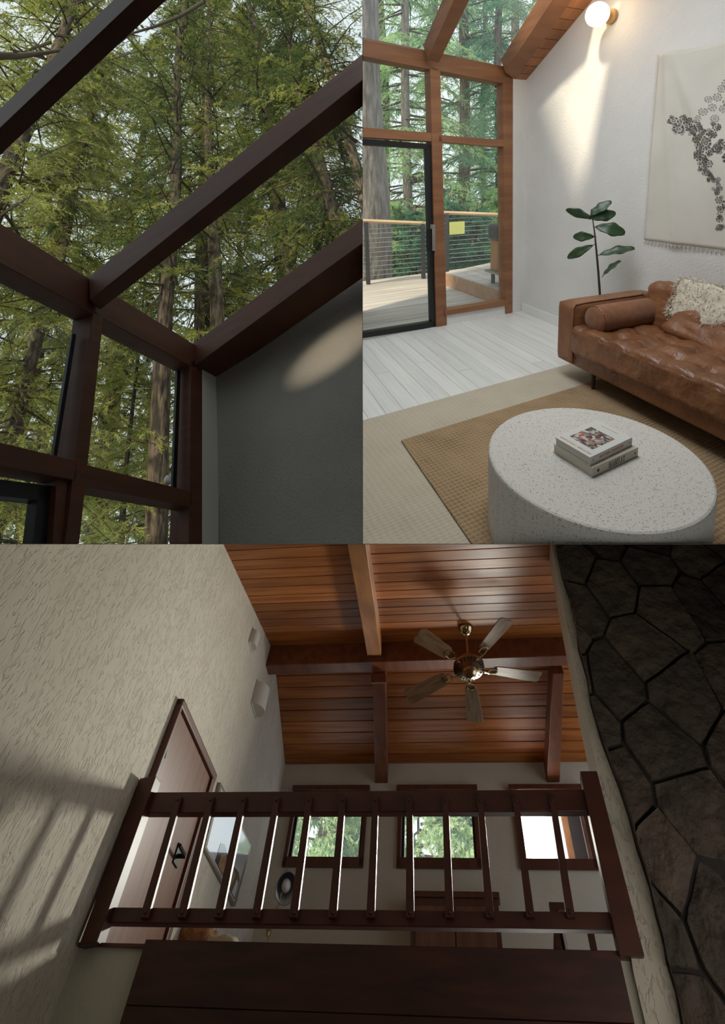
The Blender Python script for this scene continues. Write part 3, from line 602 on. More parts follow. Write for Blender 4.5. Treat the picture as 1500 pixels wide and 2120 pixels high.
# ================================================================== GLAZED CORNER (upper left)
mat('plaster_shade', (.36, .335, .29), .9, (.33, .305, .265), (3, 3, 3), bump=.35, bscale=(60, 60, 60))  # white wall greyed, the dimness of the corner put into its colour
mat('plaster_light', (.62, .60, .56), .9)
GY = 1.9; TN = np.array([0, 1., 0])
def lq(pix, ext=.11, off=0.): return quad(TL, TN, GY + off, pix, TN * ext)
cw = empty('window_1', TL, kind='structure', label='shaded cedar framed glazed corner with sloping skylight')
put('eave_beam', lq([(-460, 174), (404, 714), (404, 763), (-460, 296)], .12), 'cedar_shaded', cw, bevel=.004)
put('post', lq([(193, 640), (214, 660), (163, 1140), (134, 1140)], .13), 'cedar_shaded', cw, bevel=.004)
put('post', lq([(395, 745), (419, 755), (419, 1140), (391, 1140)], .13), 'cedar_shaded', cw, bevel=.004)
put('rail', lq([(-460, 805), (160, 954), (158, 994), (-460, 884)], .09), 'cedar_shaded', cw, bevel=.003)
put('rail', lq([(180, 962), (398, 1018), (396, 1049), (172, 1006)], .09), 'cedar_shaded', cw, bevel=.003)
put('door_casing', lq([(118, 985), (140, 990), (128, 1140), (108, 1140)], .1, .02), 'cedar_shaded', cw)
put('gasket', lq([(150, 690), (158, 693), (118, 945), (110, 944)], .015, .07), 'black_metal', cw)
put('gasket', lq([(367, 765), (374, 768), (365, 1015), (357, 1013)], .015, .07), 'black_metal', cw)
for px in ([(-460, 280), (200, 670), (160, 975), (-460, 840)], [(190, 660), (405, 765), (405, 1030), (165, 975)], [(165, 990), (405, 1040), (405, 1150), (150, 1150)]):
    put('pane', lq(px, .008, .08), 'glass_dimmed', cw)
SL, SO = math.radians(12.608), math.radians(-10.017)
LD = np.array([math.sin(SO) * math.cos(SL), -math.cos(SO) * math.cos(SL), math.sin(SL)])
LN = np.cross([1, 0, 0], LD); LN /= np.linalg.norm(LN); LN = LN if LN[2] > 0 else -LN
LC = LN @ TL.hit(404, 757, TN, GY)
def lr(pix, ext, off=0.): return quad(TL, LN, LC + off, pix, LN * ext)
put('rafter', lr([(-330, 579), (420, -135), (490, -135), (-330, 630)], .19), 'cedar_shaded', cw, bevel=.004)
put('rafter', lr([(186, 622), (790, 133), (790, 190), (207, 642)], .19), 'cedar_shaded', cw, bevel=.004)
put('rafter', lr([(402, 758), (790, 474), (790, 548), (452, 784)], .19), 'cedar_shaded', cw, bevel=.004)
put('skylight_pane', lr([(-400, 420), (412, 770), (800, 430), (800, -300), (-400, -300)], .008, .2), 'glass_dimmed', cw)
d1 = empty('door_2', TL, kind='structure', label='black door frame at the lower left of the glazed corner')
put('door_frame', lq([(-460, 934), (122, 1008), (120, 1040), (-460, 976)], .05, .05).add(*(lambda m: (m.v, m.f))(lq([(80, 1010), (122, 1012), (108, 1140), (66, 1140)], .05, .05))), 'black_metal', d1)
put('pane', lq([(-460, 950), (100, 1020), (90, 1150), (-460, 1150)], .008, .08), 'glass_dimmed', d1)
LW = TL.hit(447, 787, TN, GY)[0]
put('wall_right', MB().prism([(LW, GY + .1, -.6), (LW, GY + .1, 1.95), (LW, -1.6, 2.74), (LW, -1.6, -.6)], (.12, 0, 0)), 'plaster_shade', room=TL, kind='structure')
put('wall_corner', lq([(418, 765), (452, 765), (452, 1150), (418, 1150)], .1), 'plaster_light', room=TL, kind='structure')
put('blocker_roof', MB().prism([(-.2, -.55, 2.62), (LW + .1, -.55, 2.62), (LW + .1, -2.2, 3.0), (-.2, -2.2, 3.0)], (0, 0, .08)), 'shell_brown', room=TL, kind='structure')  # opaque roof added out of view to keep the corner dim

# forest beyond the glass
def at_px(x, y, dist):
    r = TL.ray(x, y); s = dist / math.hypot(r[0], r[1]); return r * s
def ltree(px, py, dist, kind, sc, lm, bk, label, rz=0., group=None, sxy=1.):
    p = at_px(px, py, dist); return tree(TL, (p[0], p[1], -1.6), kind, rz, sc, lm, bk, label, group=group, sxy=sxy)
mat('bark_sun', (.09, .062, .042), .9, (.32, .235, .16), (16, 16, 4), detail=7, bump=1., bscale=(18, 18, 4), contrast=(.4, .62), bdist=.08)  # brighter copy of bark, sunlight put into its colour
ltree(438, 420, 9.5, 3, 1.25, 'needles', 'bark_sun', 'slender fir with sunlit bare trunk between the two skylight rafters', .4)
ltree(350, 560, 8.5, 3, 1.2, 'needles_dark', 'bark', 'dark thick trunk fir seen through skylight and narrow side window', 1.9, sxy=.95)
ltree(700, 220, 8., 3, 1.3, 'needles', 'bark_sun', 'fir with sunlit bark at the upper right corner of the skylight', 3.2)
ltree(30, 330, 10, 0, 1.2, 'needles', 'bark', 'bushy yellow green fir at the left of the skylight', .8)
ltree(70, 750, 10, 1, .8, 'needles', 'bark', 'fir with hanging boughs outside the left hand window', 2.6)
ltree(270, 900, 12, 0, .5, 'needles', 'bark', 'short bushy fir filling the narrow side window', 1.1)
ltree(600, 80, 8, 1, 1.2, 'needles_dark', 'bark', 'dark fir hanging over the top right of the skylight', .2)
for i, (px, py, ds, k, sc, lm) in enumerate([(170, 300, 15, 2, 1.4, 'needles'), (300, 250, 16, 0, 1.5, 'needles'), (560, 380, 14, 1, 1.5, 'needles_dark'), (640, 300, 12, 2, 1.3, 'needles'), (130, 60, 9, 3, 1.4, 'needles'), (20, 700, 17, 2, .9, 'needles'), (230, 750, 20, 1, .9, 'needles'), (500, 560, 19, 0, 1.2, 'needles_dark'), (300, 1000, 16, 2, .55, 'needles_dark'), (60, 1000, 15, 0, .5, 'needles_dark'), (690, 450, 14, 0, 1.2, 'needles_dark'), (420, 50, 13, 1, 1.7, 'needles'), (520, 20, 10, 3, 1.5, 'needles')]):
    ltree(px, py, ds, k, sc, lm, 'bark', 'green fir deeper in the forest behind the skylight trees', i * .9, 'firs deep in the forest')
for i, (px, py, ds, sc, lm) in enumerate([(250, 1080, 7.5, .5, 'needles'), (40, 1090, 8, .5, 'needles_dark'), (330, 1060, 9, .55, 'needles_dark')]):
    p = at_px(px, py, ds); tree(TL, (p[0], p[1], -.6), -1, i * 2., sc, lm, 'bark', 'low fir bush outside the lower panes of the side window', name='evergreen_bush', group='bushes under the side window', cat='bush')
# bare mossy branches in front of the trees
def limb(pix, dist, r, m, label, name='bare_branch'):
    ps = [at_px(x, y, dist) for x, y in pix]; mb = MB().tube(ps, [r * (1 - .75 * i / (len(ps) - 1)) for i in range(len(ps))], 7)
    for i in range(1, len(ps) - 1):
        d = np.array([random.uniform(-1, 1), random.uniform(-.5, .5), random.uniform(-.2, .9)]); mb.tube([ps[i], ps[i] + d * .18, ps[i] + d * .3 + [0, 0, .06]], [r * .4, r * .25, r * .1], 5)
    put(name, mb, m, room=TL, smooth=True, label=label, cat='branch')
limb([(655, 350), (600, 378), (560, 392), (530, 412)], 8.2, .035, 'twig_moss', 'mossy yellow bare branch between the lower rafter and the trunk')
limb([(625, 205), (590, 198), (565, 205), (540, 218)], 7.8, .03, 'twig_moss', 'pale bare branch crossing the upper skylight')
limb([(690, 455), (672, 475), (650, 488), (630, 508)], 8., .03, 'twig_moss', 'crooked mossy branch beside the sloping roof edge')
limb([(-10, 116), (40, 116), (90, 110), (150, 100)], 6., .075, 'twig', 'thick dark bough crossing the top left pane')
limb([(420, 5), (370, 35), (320, 55), (270, 70), (240, 95)], 6.5, .06, 'twig', 'dark bough hanging beside the upper rafter')

mat('ceramic_white', (.75, .74, .7), .4)
op = TL.hit(346, 1004, TN, GY + .04)
put('ornament', MB().lathe([(.004, 0), (.016, .002), (.02, .02), (.017, .04), (.009, .052), (.002, .056)], 16), 'ceramic_white', room=TL, M=T(op[0], op[1], op[2]), smooth=True, label='small white ornament standing on the middle window rail', cat='ornament')

# ================================================================== LOFT seen from below
K = 2.2; BD = 1.9 * K; BN = np.array([0, 1., 0]); BO = math.radians(-4.78489)
NL = np.array([math.cos(BO), -math.sin(BO), 0]); WD = np.array([math.sin(BO), math.cos(BO), 0])
DL = NL @ BR.hit(165, 1955, BN, BD)
def bq(pix, Y, ext=.08): return quad(BR, BN, Y, pix, BN * ext)
def wq(pix, ext=.04, off=0.): return quad(BR, NL, DL + off, pix, NL * ext)        # on the left wall, standing proud of it
def lw(al, z, off=0.): return NL * (DL + off) + WD * al + np.array([0, 0, z])
mat('loft_plaster', (.62, .565, .46), .8, (.57, .515, .415), (3, 3, 3), bump=.0)
def stucco():
    m = MATS['loft_plaster']; nt = m.node_tree; N = nt.nodes; L = nt.links; b = N['Principled BSDF']
    tc = N.new('ShaderNodeTexCoord'); mp = N.new('ShaderNodeMapping'); mp.inputs['Scale'].default_value = (22, 22, 10); L.new(tc.outputs['Object'], mp.inputs[0])
    v = N.new('ShaderNodeTexNoise'); v.inputs['Scale'].default_value = 1.5; v.inputs['Detail'].default_value = 4; v.inputs['Distortion'].default_value = 1.6; L.new(mp.outputs[0], v.inputs['Vector'])
    r = N.new('ShaderNodeValToRGB'); r.color_ramp.elements[0].position = .36; r.color_ramp.elements[1].position = .46; L.new(v.outputs['Fac'], r.inputs[0])
    bp = N.new('ShaderNodeBump'); bp.inputs['Strength'].default_value = .6; bp.inputs['Distance'].default_value = .012; L.new(r.outputs[0], bp.inputs['Height']); L.new(bp.outputs[0], b.inputs['Normal'])
stucco()
mat('loft_paint', (.60, .56, .46), .8, (.56, .52, .42), (3, 3, 3), bump=.15, bscale=(40, 40, 40))
mat('ceiling_pine', (.43, .15, .032), .45, (.26, .075, .016), (1.2, 18, 18), bump=.06, island=.25, spec=.3)
mat('beam_wood', (.21, .062, .02), .45, (.14, .038, .013), (14, 2, 14))
mat('beam_pale_sunlit', (.42, .17, .05), .4, (.30, .11, .03), (16, 2, 16))  # lighter copy of beam wood, sunlight on the sloping beam put into its colour
mat('rail_wood_dark', (.085, .020, .009), .42, (.058, .013, .006), (4, 12, 12)); mat('panel_wood', (.075, .019, .009), .5, (.035, .010, .006), (3, 6, 22), detail=6)
mat('door_wood', (.21, .085, .042), .35, (.135, .05, .025), (12, 12, 1.6), detail=6); mat('trim_wood', (.12, .035, .016), .4, (.08, .022, .01), (12, 12, 2))
mat('brass', (.50, .40, .24), .2, metal=1); mat('bolt', (.05, .016, .008), .4)
# left wall up to the sloping ceilings
cA, cB, cC, cE = [BR.hit(x, y, NL, DL) for x, y in ((462, 1126), (560, 1337), (572, 1405), (590, 1583))]
N1 = np.cross([1, 0, 0], cB - cA); N1 /= np.linalg.norm(N1); N2 = np.cross([1, 0, 0], cE - cC); N2 /= np.linalg.norm(N2)
D1_, D2_ = N1 @ cA, N2 @ cC; BY = cE[1]
YM = (D2_ / N2[2] - D1_ / N1[2]) / (N2[1] / N2[2] - N1[1] / N1[2])        # where the two ceiling slopes meet
z1 = lambda y: (D1_ - N1[1] * y) / N1[2]
z2 = lambda y: (D2_ - N2[1] * y) / N2[2]
def on_wall(y, z): al = (y - NL[1] * DL) / WD[1]; return lw(al, z)
put('wall_left', MB().prism([on_wall(.2, -.9), on_wall(BY + .2, -.9), on_wall(BY + .2, z2(BY + .2) + .1), on_wall(YM, z1(YM) + .1), on_wall(.2, z1(.2) + .1)], -NL * .12), 'loft_plaster', room=BR, kind='structure')
# ceilings: boards running across the room
XR = 1.6
ce = put('ceiling', MB().prism([(-3, .3, z1(.3) + .05), (XR, .3, z1(.3) + .05), (XR, YM, z1(YM) + .05), (-3, YM, z1(YM) + .05)], (0, 0, .05)), 'beam_wood', room=BR, kind='structure')
y = 2.6
while y < YM:
    w = .185; y1 = min(y + w - .012, YM)
    put('ceiling_board', MB().prism([(-2.72, y, z1(y)), (XR, y, z1(y)), (XR, y1, z1(y1)), (-2.72, y1, z1(y1))], N1 * .02), 'ceiling_pine', ce, bevel=.003, seg=1); y += w
cf = put('ceiling', MB().prism([(-3, YM, z2(YM) + .05), (XR, YM, z2(YM) + .05), (XR, BY + .3, z2(BY + .3) + .05), (-3, BY + .3, z2(BY + .3) + .05)], (0, 0, .05)), 'beam_wood', room=BR, kind='structure')
y = YM
while y < BY:
    w = .178; y1 = min(y + w - .012, BY)
    put('ceiling_board', MB().prism([(-2.72, y, z2(y)), (XR, y, z2(y)), (XR, y1, z2(y1)), (-2.72, y1, z2(y1))], N2 * .02), 'ceiling_pine', cf, bevel=.003, seg=1); y += w
# beams
rb = cB[1]; zb_ = BR.hit(553, 1378, BN, rb)[2]
put('trim_1', MB().prism([(-2.62, rb, zb_), (XR, rb, zb_ + .02), (XR, rb, z1(rb) + .1), (-2.62, rb, z1(rb) + .1)], (0, .2, 0)), 'beam_wood', room=BR, kind='structure', bevel=.006, label='ridge beam across the loft ceiling')
def slope_beam(pix, n, d, drop, name, m='beam_wood', lab=None):
    return put(name, quad(BR, n, d - drop, pix, n * (drop + .03)), m, room=BR, kind='structure', bevel=.005, label=lab)
slope_beam([(712, 1090), (752, 1090), (789, 1358), (760, 1358)], N1, D1_, .15, 'trim_2', 'beam_pale_sunlit', 'sunlit sloping beam above the ridge beam')
slope_beam([(771, 1395), (797, 1395), (802, 1622), (776, 1622)], N2, D2_, .17, 'trim_3', lab='sloping beam over the middle window')
slope_beam([(1144, 1395), (1167, 1395), (1158, 1622), (1131, 1622)], N2, D2_, .17, 'trim_4', lab='sloping beam over the right hand window')
put('beam_hanger', bq([(757, 1352), (792, 1350), (793, 1364), (758, 1366)], rb - .02, .03), 'beam_wood', room=BR, label='small steel hanger block under the end of the sunlit beam', cat='bracket')
put('beam_hanger', bq([(768, 1396), (799, 1395), (799, 1412), (768, 1413)], rb + .21, .03), 'beam_wood', room=BR, label='dark hanger block at the ridge end of the middle sloping beam', cat='bracket')

# back wall with three windows
zw = (.899 * K, 1.158 * K); xs = [(-1.121 * K, -.692 * K), (-.518 * K, -.085 * K), (.105 * K, .49 * K)]
mb = MB(); mb.box((-3, BY, -.2), (XR + .6, BY + .12, zw[0])); mb.box((-3, BY, zw[1]), (XR + .6, BY + .12, z2(BY) + .1))
ex = [-3] + [v for p in xs for v in p] + [XR + .6]
for i in range(0, 8, 2): mb.box((ex[i], BY, zw[0]), (ex[i + 1], BY + .12, zw[1]))
put('wall_back', mb, 'loft_paint', room=BR, kind='structure')
for i, (a, b) in enumerate(xs):
    w = empty('window_%d' % (3 + i), BR, T(0, BY, 0), kind='structure', label=['left', 'middle', 'right'][i] + ' small square loft window behind the railing')
    t = .045
    put('frame', MB().box((a, -.025, zw[0] - .02), (a + t, .1, zw[1])).box((b - t, -.025, zw[0] - .02), (b, .1, zw[1])).box((a, -.025, zw[0] - .03), (b, .1, zw[0] + t)).box((a, -.025, zw[1] - t), (b, .1, zw[1])), 'trim_wood', w)
    put('inner_frame', MB().box((a + t, .05, zw[0] + t), (a + t + .03, .09, zw[1] - t)).box((b - t - .03, .05, zw[0] + t), (b - t, .09, zw[1] - t)), 'black_metal' if i < 2 else 'white_paint', w)
    put('valance', MB().box((a - .02, -.07, zw[1] - .01), (b + .02, 0, zw[1] + .03)), 'trim_wood', w)
    put('blind', MB().box((a + t, .075, zw[1] - .15), (b - t, .085, zw[1] - .03)), 'roller_blind', w)
    put('pane', MB().box((a + t, .09, zw[0] + t), (b - t, .094, zw[1] - t)), 'glass_veiled', w)
# loft edge: front wall, wooden panel, floor
zf = .331 * K
fw = put('wall_loft_front', MB().box((-2.5, BD, -.9), (.9, BD + .1, zf - .012)), 'loft_paint', room=BR, kind='structure')
put('loft_floor', MB().box((-2.6, BD - .015, zf - .012), (XR + .6, BY + .1, zf)), 'trim_wood', room=BR, kind='structure')
pn = empty('timber_panelling', BR, T(-.88 * K, BD - .034, 0), label='wide dark stained timber panel below the loft railing', cat='panel')
for k in range(4):
    z_ = zf + .012 - (k + 1) * .19; put('panel_board', MB().box((0, 0, z_), ((.25 + .88) * K, .03, z_ + .1885)), 'panel_wood', pn, bevel=.002, seg=1)
# white end wall and stone chimney
put('wall_right', MB().prism([BR.hit(x, y, BN, BD - .03) for x, y in ((1128, 1060), (1182, 1340), (1237, 1600), (1285, 1850), (1310, 2010), (1345, 2160), (1460, 2160), (1440, 2000), (1330, 1600), (1250, 1060))], BN * .4), 'loft_plaster', room=BR, kind='structure')
YS = BD - .09
def stone_wall():
    pts = [BR.hit(x, y, BN, YS) for x, y in ((1150, 1126), (1150, 2120), (1560, 1090), (1560, 2150))]
    edge = [(1145, 1060), (1150, 1126), (1163, 1190), (1190, 1270), (1197, 1340), (1215, 1400), (1222, 1450), (1245, 1530), (1268, 1590), (1280, 1620), (1300, 1680), (1318, 1750), (1345, 1830), (1358, 1890), (1375, 1950), (1380, 1985), (1400, 2050), (1418, 2150)]
    ed = [BR.hit(x, y, BN, YS) for x, y in edge]
    mat('mortar', (.022, .018, .015), .95, (.034, .028, .024), (20, 20, 20)); mat('field_stone', (.05, .037, .027), .8, (.10, .072, .05), (7, 7, 7), detail=8, bump=1., bscale=(9, 9, 9), island=.35, bdist=.07)
    xr = 3.2; base = put('wall_stone', MB().prism([e + np.array([.0, .035, 0]) for e in ed] + [np.array([xr, YS + .035, ed[-1][2] - .2]), np.array([xr, YS + .035, ed[0][2]])], (0, .3, 0)), 'mortar', room=BR, kind='structure', label='dark brown stone chimney wall')
    # irregular stones: cells of scattered centres, shrunk for the joints
    g = np.random.default_rng(5); C = []
    tries = 0
    while len(C) < 62 and tries < 20000:
        tries += 1; c = (g.uniform(.6, 2.9), g.uniform(.25, 3.2)); md = g.uniform(.2, .42)
        if all(math.hypot((c[0] - a) * .8, (c[1] - b) * 1.1) > md for a, b in C): C.append(c)
    C = np.array(C)
    def ex(z):
        for a, b in zip(ed[:-1], ed[1:]):
            if b[2] <= z <= a[2]: return a[0] + (b[0] - a[0]) * (a[2] - z) / (a[2] - b[2] + 1e-9)
        return ed[0][0] if z > ed[0][2] else ed[-1][0]
    for i, c in enumerate(C):
        poly = [np.array(p) for p in ((c[0] - .6, c[1] - .6), (c[0] + .6, c[1] - .6), (c[0] + .6, c[1] + .6), (c[0] - .6, c[1] + .6))]
        for j, d in enumerate(C):
            if j == i or np.linalg.norm(d - c) > 1.1: continue
            n = (d - c) / np.linalg.norm(d - c) * 1.; m = n @ (c + d) / 2 - .004; out = []
            for a, b in zip(poly, poly[1:] + poly[:1]):
                da, db = n @ a - m, n @ b - m
                if da <= 0: out.append(a)
                if da * db < 0: out.append(a + (b - a) * da / (da - db))
            poly = out
            if not poly: break
        if len(poly) < 3: continue
        fine = []
        for a, b in zip(poly, poly[1:] + poly[:1]):
            L_ = np.linalg.norm(b - a); nn = max(1, int(L_ / .05)); nrm = np.array([b[1] - a[1], a[0] - b[0]]) / (L_ + 1e-9)
            for s in range(nn):
                p = a + (b - a) * s / nn
                fine.append(p - nrm * (.002 + (.008 * abs(nz((p[0], p[1], i), 14)) if s else .006)))
        fine = [np.array([max(p[0], ex(p[1]) + .004 + .008 * nz((p[0], p[1], 3), 20)), p[1]]) for p in fine]
        ctr = np.mean(fine, 0)
        if np.ptp([p[0] for p in fine]) < .03: continue
        h = g.uniform(.02, .06); tx, tz = g.uniform(-.09, .09, 2); mb = MB(); n = len(fine); rings = []
        for k, (sc, dep) in enumerate(((1, 0), (.995, .75), (.975, .93), (.6, 1.))):
            for p in fine:
                q = ctr + (p - ctr) * sc; mb.v.append((q[0], YS + .045 - dep * (h + (q[0] - ctr[0]) * tx + (q[1] - ctr[1]) * tz) - (.006 * nz((q[0], q[1], i), 9) if k > 1 else 0), q[1]))
        for k in range(3):
            for s in range(n): mb.f.append((k * n + s, k * n + (s + 1) % n, (k + 1) * n + (s + 1) % n, (k + 1) * n + s))
        mb.f.append(tuple(3 * n + s for s in range(n)))
        put('stone', mb, 'field_stone', base, smooth=False)
stone_wall()

# railing
ra = empty('loft_railing', BR, T(-.88 * K, BD, zf), label='dark wooden railing with square posts and slim balusters along the loft edge', cat='railing')
R0 = np.array([-.88 * K, BD, zf])
def rr(pix, Y, ext): 
    mb = bq(pix, Y, ext); mb.v = [tuple(np.array(p) - R0) for p in mb.v]; return mb
put('post', rr([(290, 1611), (323, 1606), (200, 1951), (163, 1957)], BD - .07, .1), 'rail_wood_dark', ra, bevel=.004)
put('post', rr([(1200, 1596), (1235, 1596), (1334, 1980), (1282, 1978)], BD - .07, .1), 'rail_wood_dark', ra, bevel=.004)
put('top_rail', rr([(305, 1640), (1228, 1634), (1230, 1680), (292, 1683)], BD - .02, .07), 'rail_wood_dark', ra, bevel=.004)
put('bottom_rail', rr([(225, 1878), (1272, 1888), (1278, 1925), (213, 1910)], BD - .02, .07), 'rail_wood_dark', ra, bevel=.004)
tops = [370, 437, 504, 573, 640, 709, 777, 847, 921, 993, 1066, 1142]; bots = [297, 374, 450, 528, 606, 687, 766, 848, 930, 1014, 1098, 1182]
for t_, b_ in zip(tops, bots):
    bl = put('baluster', rr([(t_ - 6, 1648), (t_ + 6, 1648), (b_ + 8.5, 1900), (b_ - 8.5, 1900)], BD - .052, .03), 'rail_wood_dark', ra, bevel=.002, seg=1)
    for y_, f_ in ((1655, .02), (1888, .955)):
        p = BR.hit(t_ + (b_ - t_) * (y_ - 1648) / 252, y_, BN, BD - .054) - R0
        put('bolt', MB().lathe([(.009, 0), (.009, .003), (.005, .006)], 10, Matrix.Translation(p) @ Matrix.Rotation(PI / 2, 4, 'X')), 'bolt', bl)

# door on the left wall
dd = empty('door_3', BR, kind='structure', label='plain brown wooden door on the textured left wall')
al0, al1 = 2.028 * K, 2.545 * K; zt = .80 * K
put('slab', MB().prism([lw(al0, zf, .0), lw(al1, zf, .0), lw(al1, zt, .0), lw(al0, zt, .0)], NL * .025), 'door_wood', dd)
for a, b in ((al0 - .045, al0), (al1, al1 + .09)): put('casing', MB().prism([lw(a, zf), lw(b, zf), lw(b, zt + .05), lw(a, zt + .05)], NL * .05), 'trim_wood', dd, bevel=.01)
put('casing', MB().prism([lw(al0 - .045, zt), lw(al1 + .09, zt), lw(al1 + .09, zt + .05), lw(al0 - .045, zt + .05)], NL * .052), 'trim_wood', dd, bevel=.01)
put('hinge', wq([(340, 1545), (343, 1545), (337, 1570), (333, 1570)], .03, .012), 'black_metal', dd)
hp = BR.hit(366, 1772, NL, DL + .025)
hn = put('handle_plate', MB().prism([hp + WD * sx + np.array([0, 0, sz]) for sx, sz in ((-.06, -.045), (.06, -.045), (.06, .05), (-.06, .05))], NL * .012), 'black_metal', dd, bevel=.004)
put('lever', MB().tube([hp, hp + NL * .07], .012, 8).tube([hp + NL * .065 - WD * .02, hp + NL * .07 - WD * .2], .011, 8), 'black_metal', hn)
kp = BR.hit(240, 1858, NL, DL + .026)
put('door_stop', MB().lathe([(.014, 0), (.014, .008), (.009, .012)], 14, Matrix.Translation(kp) @ Vector(NL).to_track_quat('Z', 'Y').to_matrix().to_4x4()), 'white_paint', dd)
# framed picture
mat('pic_frame', (.30, .25, .2), .3, metal=.6); mat('pic_white_glare', (.72, .75, .78), .08, coat=1); mat('pic_tan', (.40, .22, .10), .15, coat=1); mat('pic_dark', (.04, .035, .03), .15, coat=1)
fa = [BR.hit(x, y, NL, DL + .03) for x, y in ((457, 1620), (520, 1752), (486, 1877), (424, 1754))]
pc = (fa[0] + fa[2]) / 2; pf = empty('framed_picture', BR, T(*pc), label='framed print under glass on the left wall beyond the door', cat='picture')
ia = [pc + (f - pc) * .92 for f in fa]
for i in range(4):
    j = (i + 1) % 4; put('frame_bar', MB().prism([fa[i] - pc, fa[j] - pc, ia[j] - pc, ia[i] - pc], -NL * .028), 'pic_frame', pf)
put('print', MB().prism([f - pc for f in ia], -NL * .02), 'pic_white_glare', pf)  # window reflection in the picture glass put into the white of the print
def pr(u, v): return (ia[3] + (ia[2] - ia[3]) * u) * (1 - v) + (ia[0] + (ia[1] - ia[0]) * u) * v - pc
def shape(uv, m, o=.001): put('print_shape', MB().prism([pr(u, v) + NL * o for u, v in uv], NL * .001), m, pf)
shape([(.25, .02), (.98, .02), (.98, .35), (.9, .42), (.75, .38), (.62, .45), (.5, .36), (.38, .42), (.28, .34)], 'pic_dark')
shape([(.35, .04), (.5, .04), (.55, .25), (.46, .33), (.36, .22)], 'pic_tan', .002); shape([(.6, .04), (.78, .04), (.84, .3), (.72, .36), (.63, .24)], 'pic_tan', .002); shape([(.86, .04), (.96, .04), (.96, .28), (.9, .3)], 'pic_white_glare', .002)
# sconces
mat('sconce_white', (.62, .58, .5), .6)
def sconce(pix, w, h, label):
    c = BR.hit(*pix, NL, DL); e = empty('wall_sconce', BR, Matrix.Translation(c) @ Matrix.Rotation(-BO, 4, 'Z'), label=label, cat='lamp', group='half round sconces on the left wall')
    prof = [(w * .8 * math.sin(a), -w * math.cos(a)) for a in np.linspace(0, PI, 15)]
    put('shade', MB().prism([(x, y, 0) for x, y in prof], (0, 0, h)), 'sconce_white', e, smooth=False); put('back_plate', MB().box((0, -w * 1.05, -.01), (.012, w * 1.05, h + .01)), 'sconce_white', e)
sconce((524, 1470), .155, .19, 'white half round plaster sconce above the framed picture')
sconce((517, 1338), .09, .12, 'smaller pale sconce high on the wall near the ridge')
# ceiling fan
fc = np.array([-.107, 5.904, 2.734]); can = np.array([-.107, 5.904, 3.10])
fn_n = Vector((-.08, .2, 1)).normalized(); FM = Matrix.Translation(fc) @ Vector((0, 0, 1)).rotation_difference(fn_n).to_matrix().to_4x4()
fan = empty('ceiling_fan', BR, FM, label='five blade brass ceiling fan hanging from the pine ceiling', cat='fan'); FI = FM.inverted()
put('canopy', MB().lathe([(.02, -.07), (.05, -.06), (.075, -.02), (.08, 0)], 20, FI @ Matrix.Translation(can)), 'brass', fan, smooth=True)
put('downrod', MB().tube([FI @ Vector(can), (0, 0, .05)], .012, 10), 'brass', fan)
mo = put('motor', MB().lathe([(.03, .09), (.06, .08), (.09, .05), (.14, .03), (.165, .005), (.165, -.02), (.12, -.035), (.075, -.05), (.07, -.075), (.045, -.095), (.02, -.105)], 32), 'brass', fan, smooth=False)
mat('vent_dark', (.02, .016, .012), .5)
for k in range(24):
    a = k * PI / 12; put('vent_slot', MB().prism([(.125 * math.cos(a - .05), .125 * math.sin(a - .05), -.0345), (.158 * math.cos(a - .045), .158 * math.sin(a - .045), -.0255), (.158 * math.cos(a + .045), .158 * math.sin(a + .045), -.0255), (.125 * math.cos(a + .05), .125 * math.sin(a + .05), -.0345)], (0, 0, -.003)), 'vent_dark', mo)
mat('blade_wood', (.34, .22, .12), .5, (.20, .115, .055), (4, 30, 4), island=.12)
NB = np.array(FM.to_3x3() @ Vector((0, 0, 1))); 
for tx, ty in ((864, 1312), (1050, 1282), (1118, 1402), (983, 1495), (842, 1445)):
    tip = FI @ Vector(BR.hit(tx, ty, NB, NB @ fc)); a = math.atan2(tip.y, tip.x); r1 = tip.xy.length
    prof = [(.27, -.05), (.3, -.068), (r1 - .03, -.09), (r1 - .008, -.072), (r1, -.035), (r1 - .012, 0), (r1, .035), (r1 - .008, .072), (r1 - .03, .09), (.3, .068), (.27, .05)]
    bl = put('blade', MB().prism([(x, y, -.004) for x, y in prof], (0, 0, .009)), 'blade_wood', fan, M=Matrix.Rotation(a, 4, 'Z') @ Matrix.Rotation(.16, 4, 'X'))
    put('blade_iron', MB().tube([(.12, 0, -.02), (.17, .0, -.03), (.2, .02, -.02)], .009, 6).tube([(.2, .02, -.02), (.235, .045, -.012), (.3, .035, -.01)], .007, 6).tube([(.2, .02, -.02), (.235, -.035, -.012), (.3, -.035, -.01)], .007, 6).tube([(.3, .036, -.01), (.315, 0, -.01), (.3, -.036, -.01)], .007, 6), 'brass', bl)
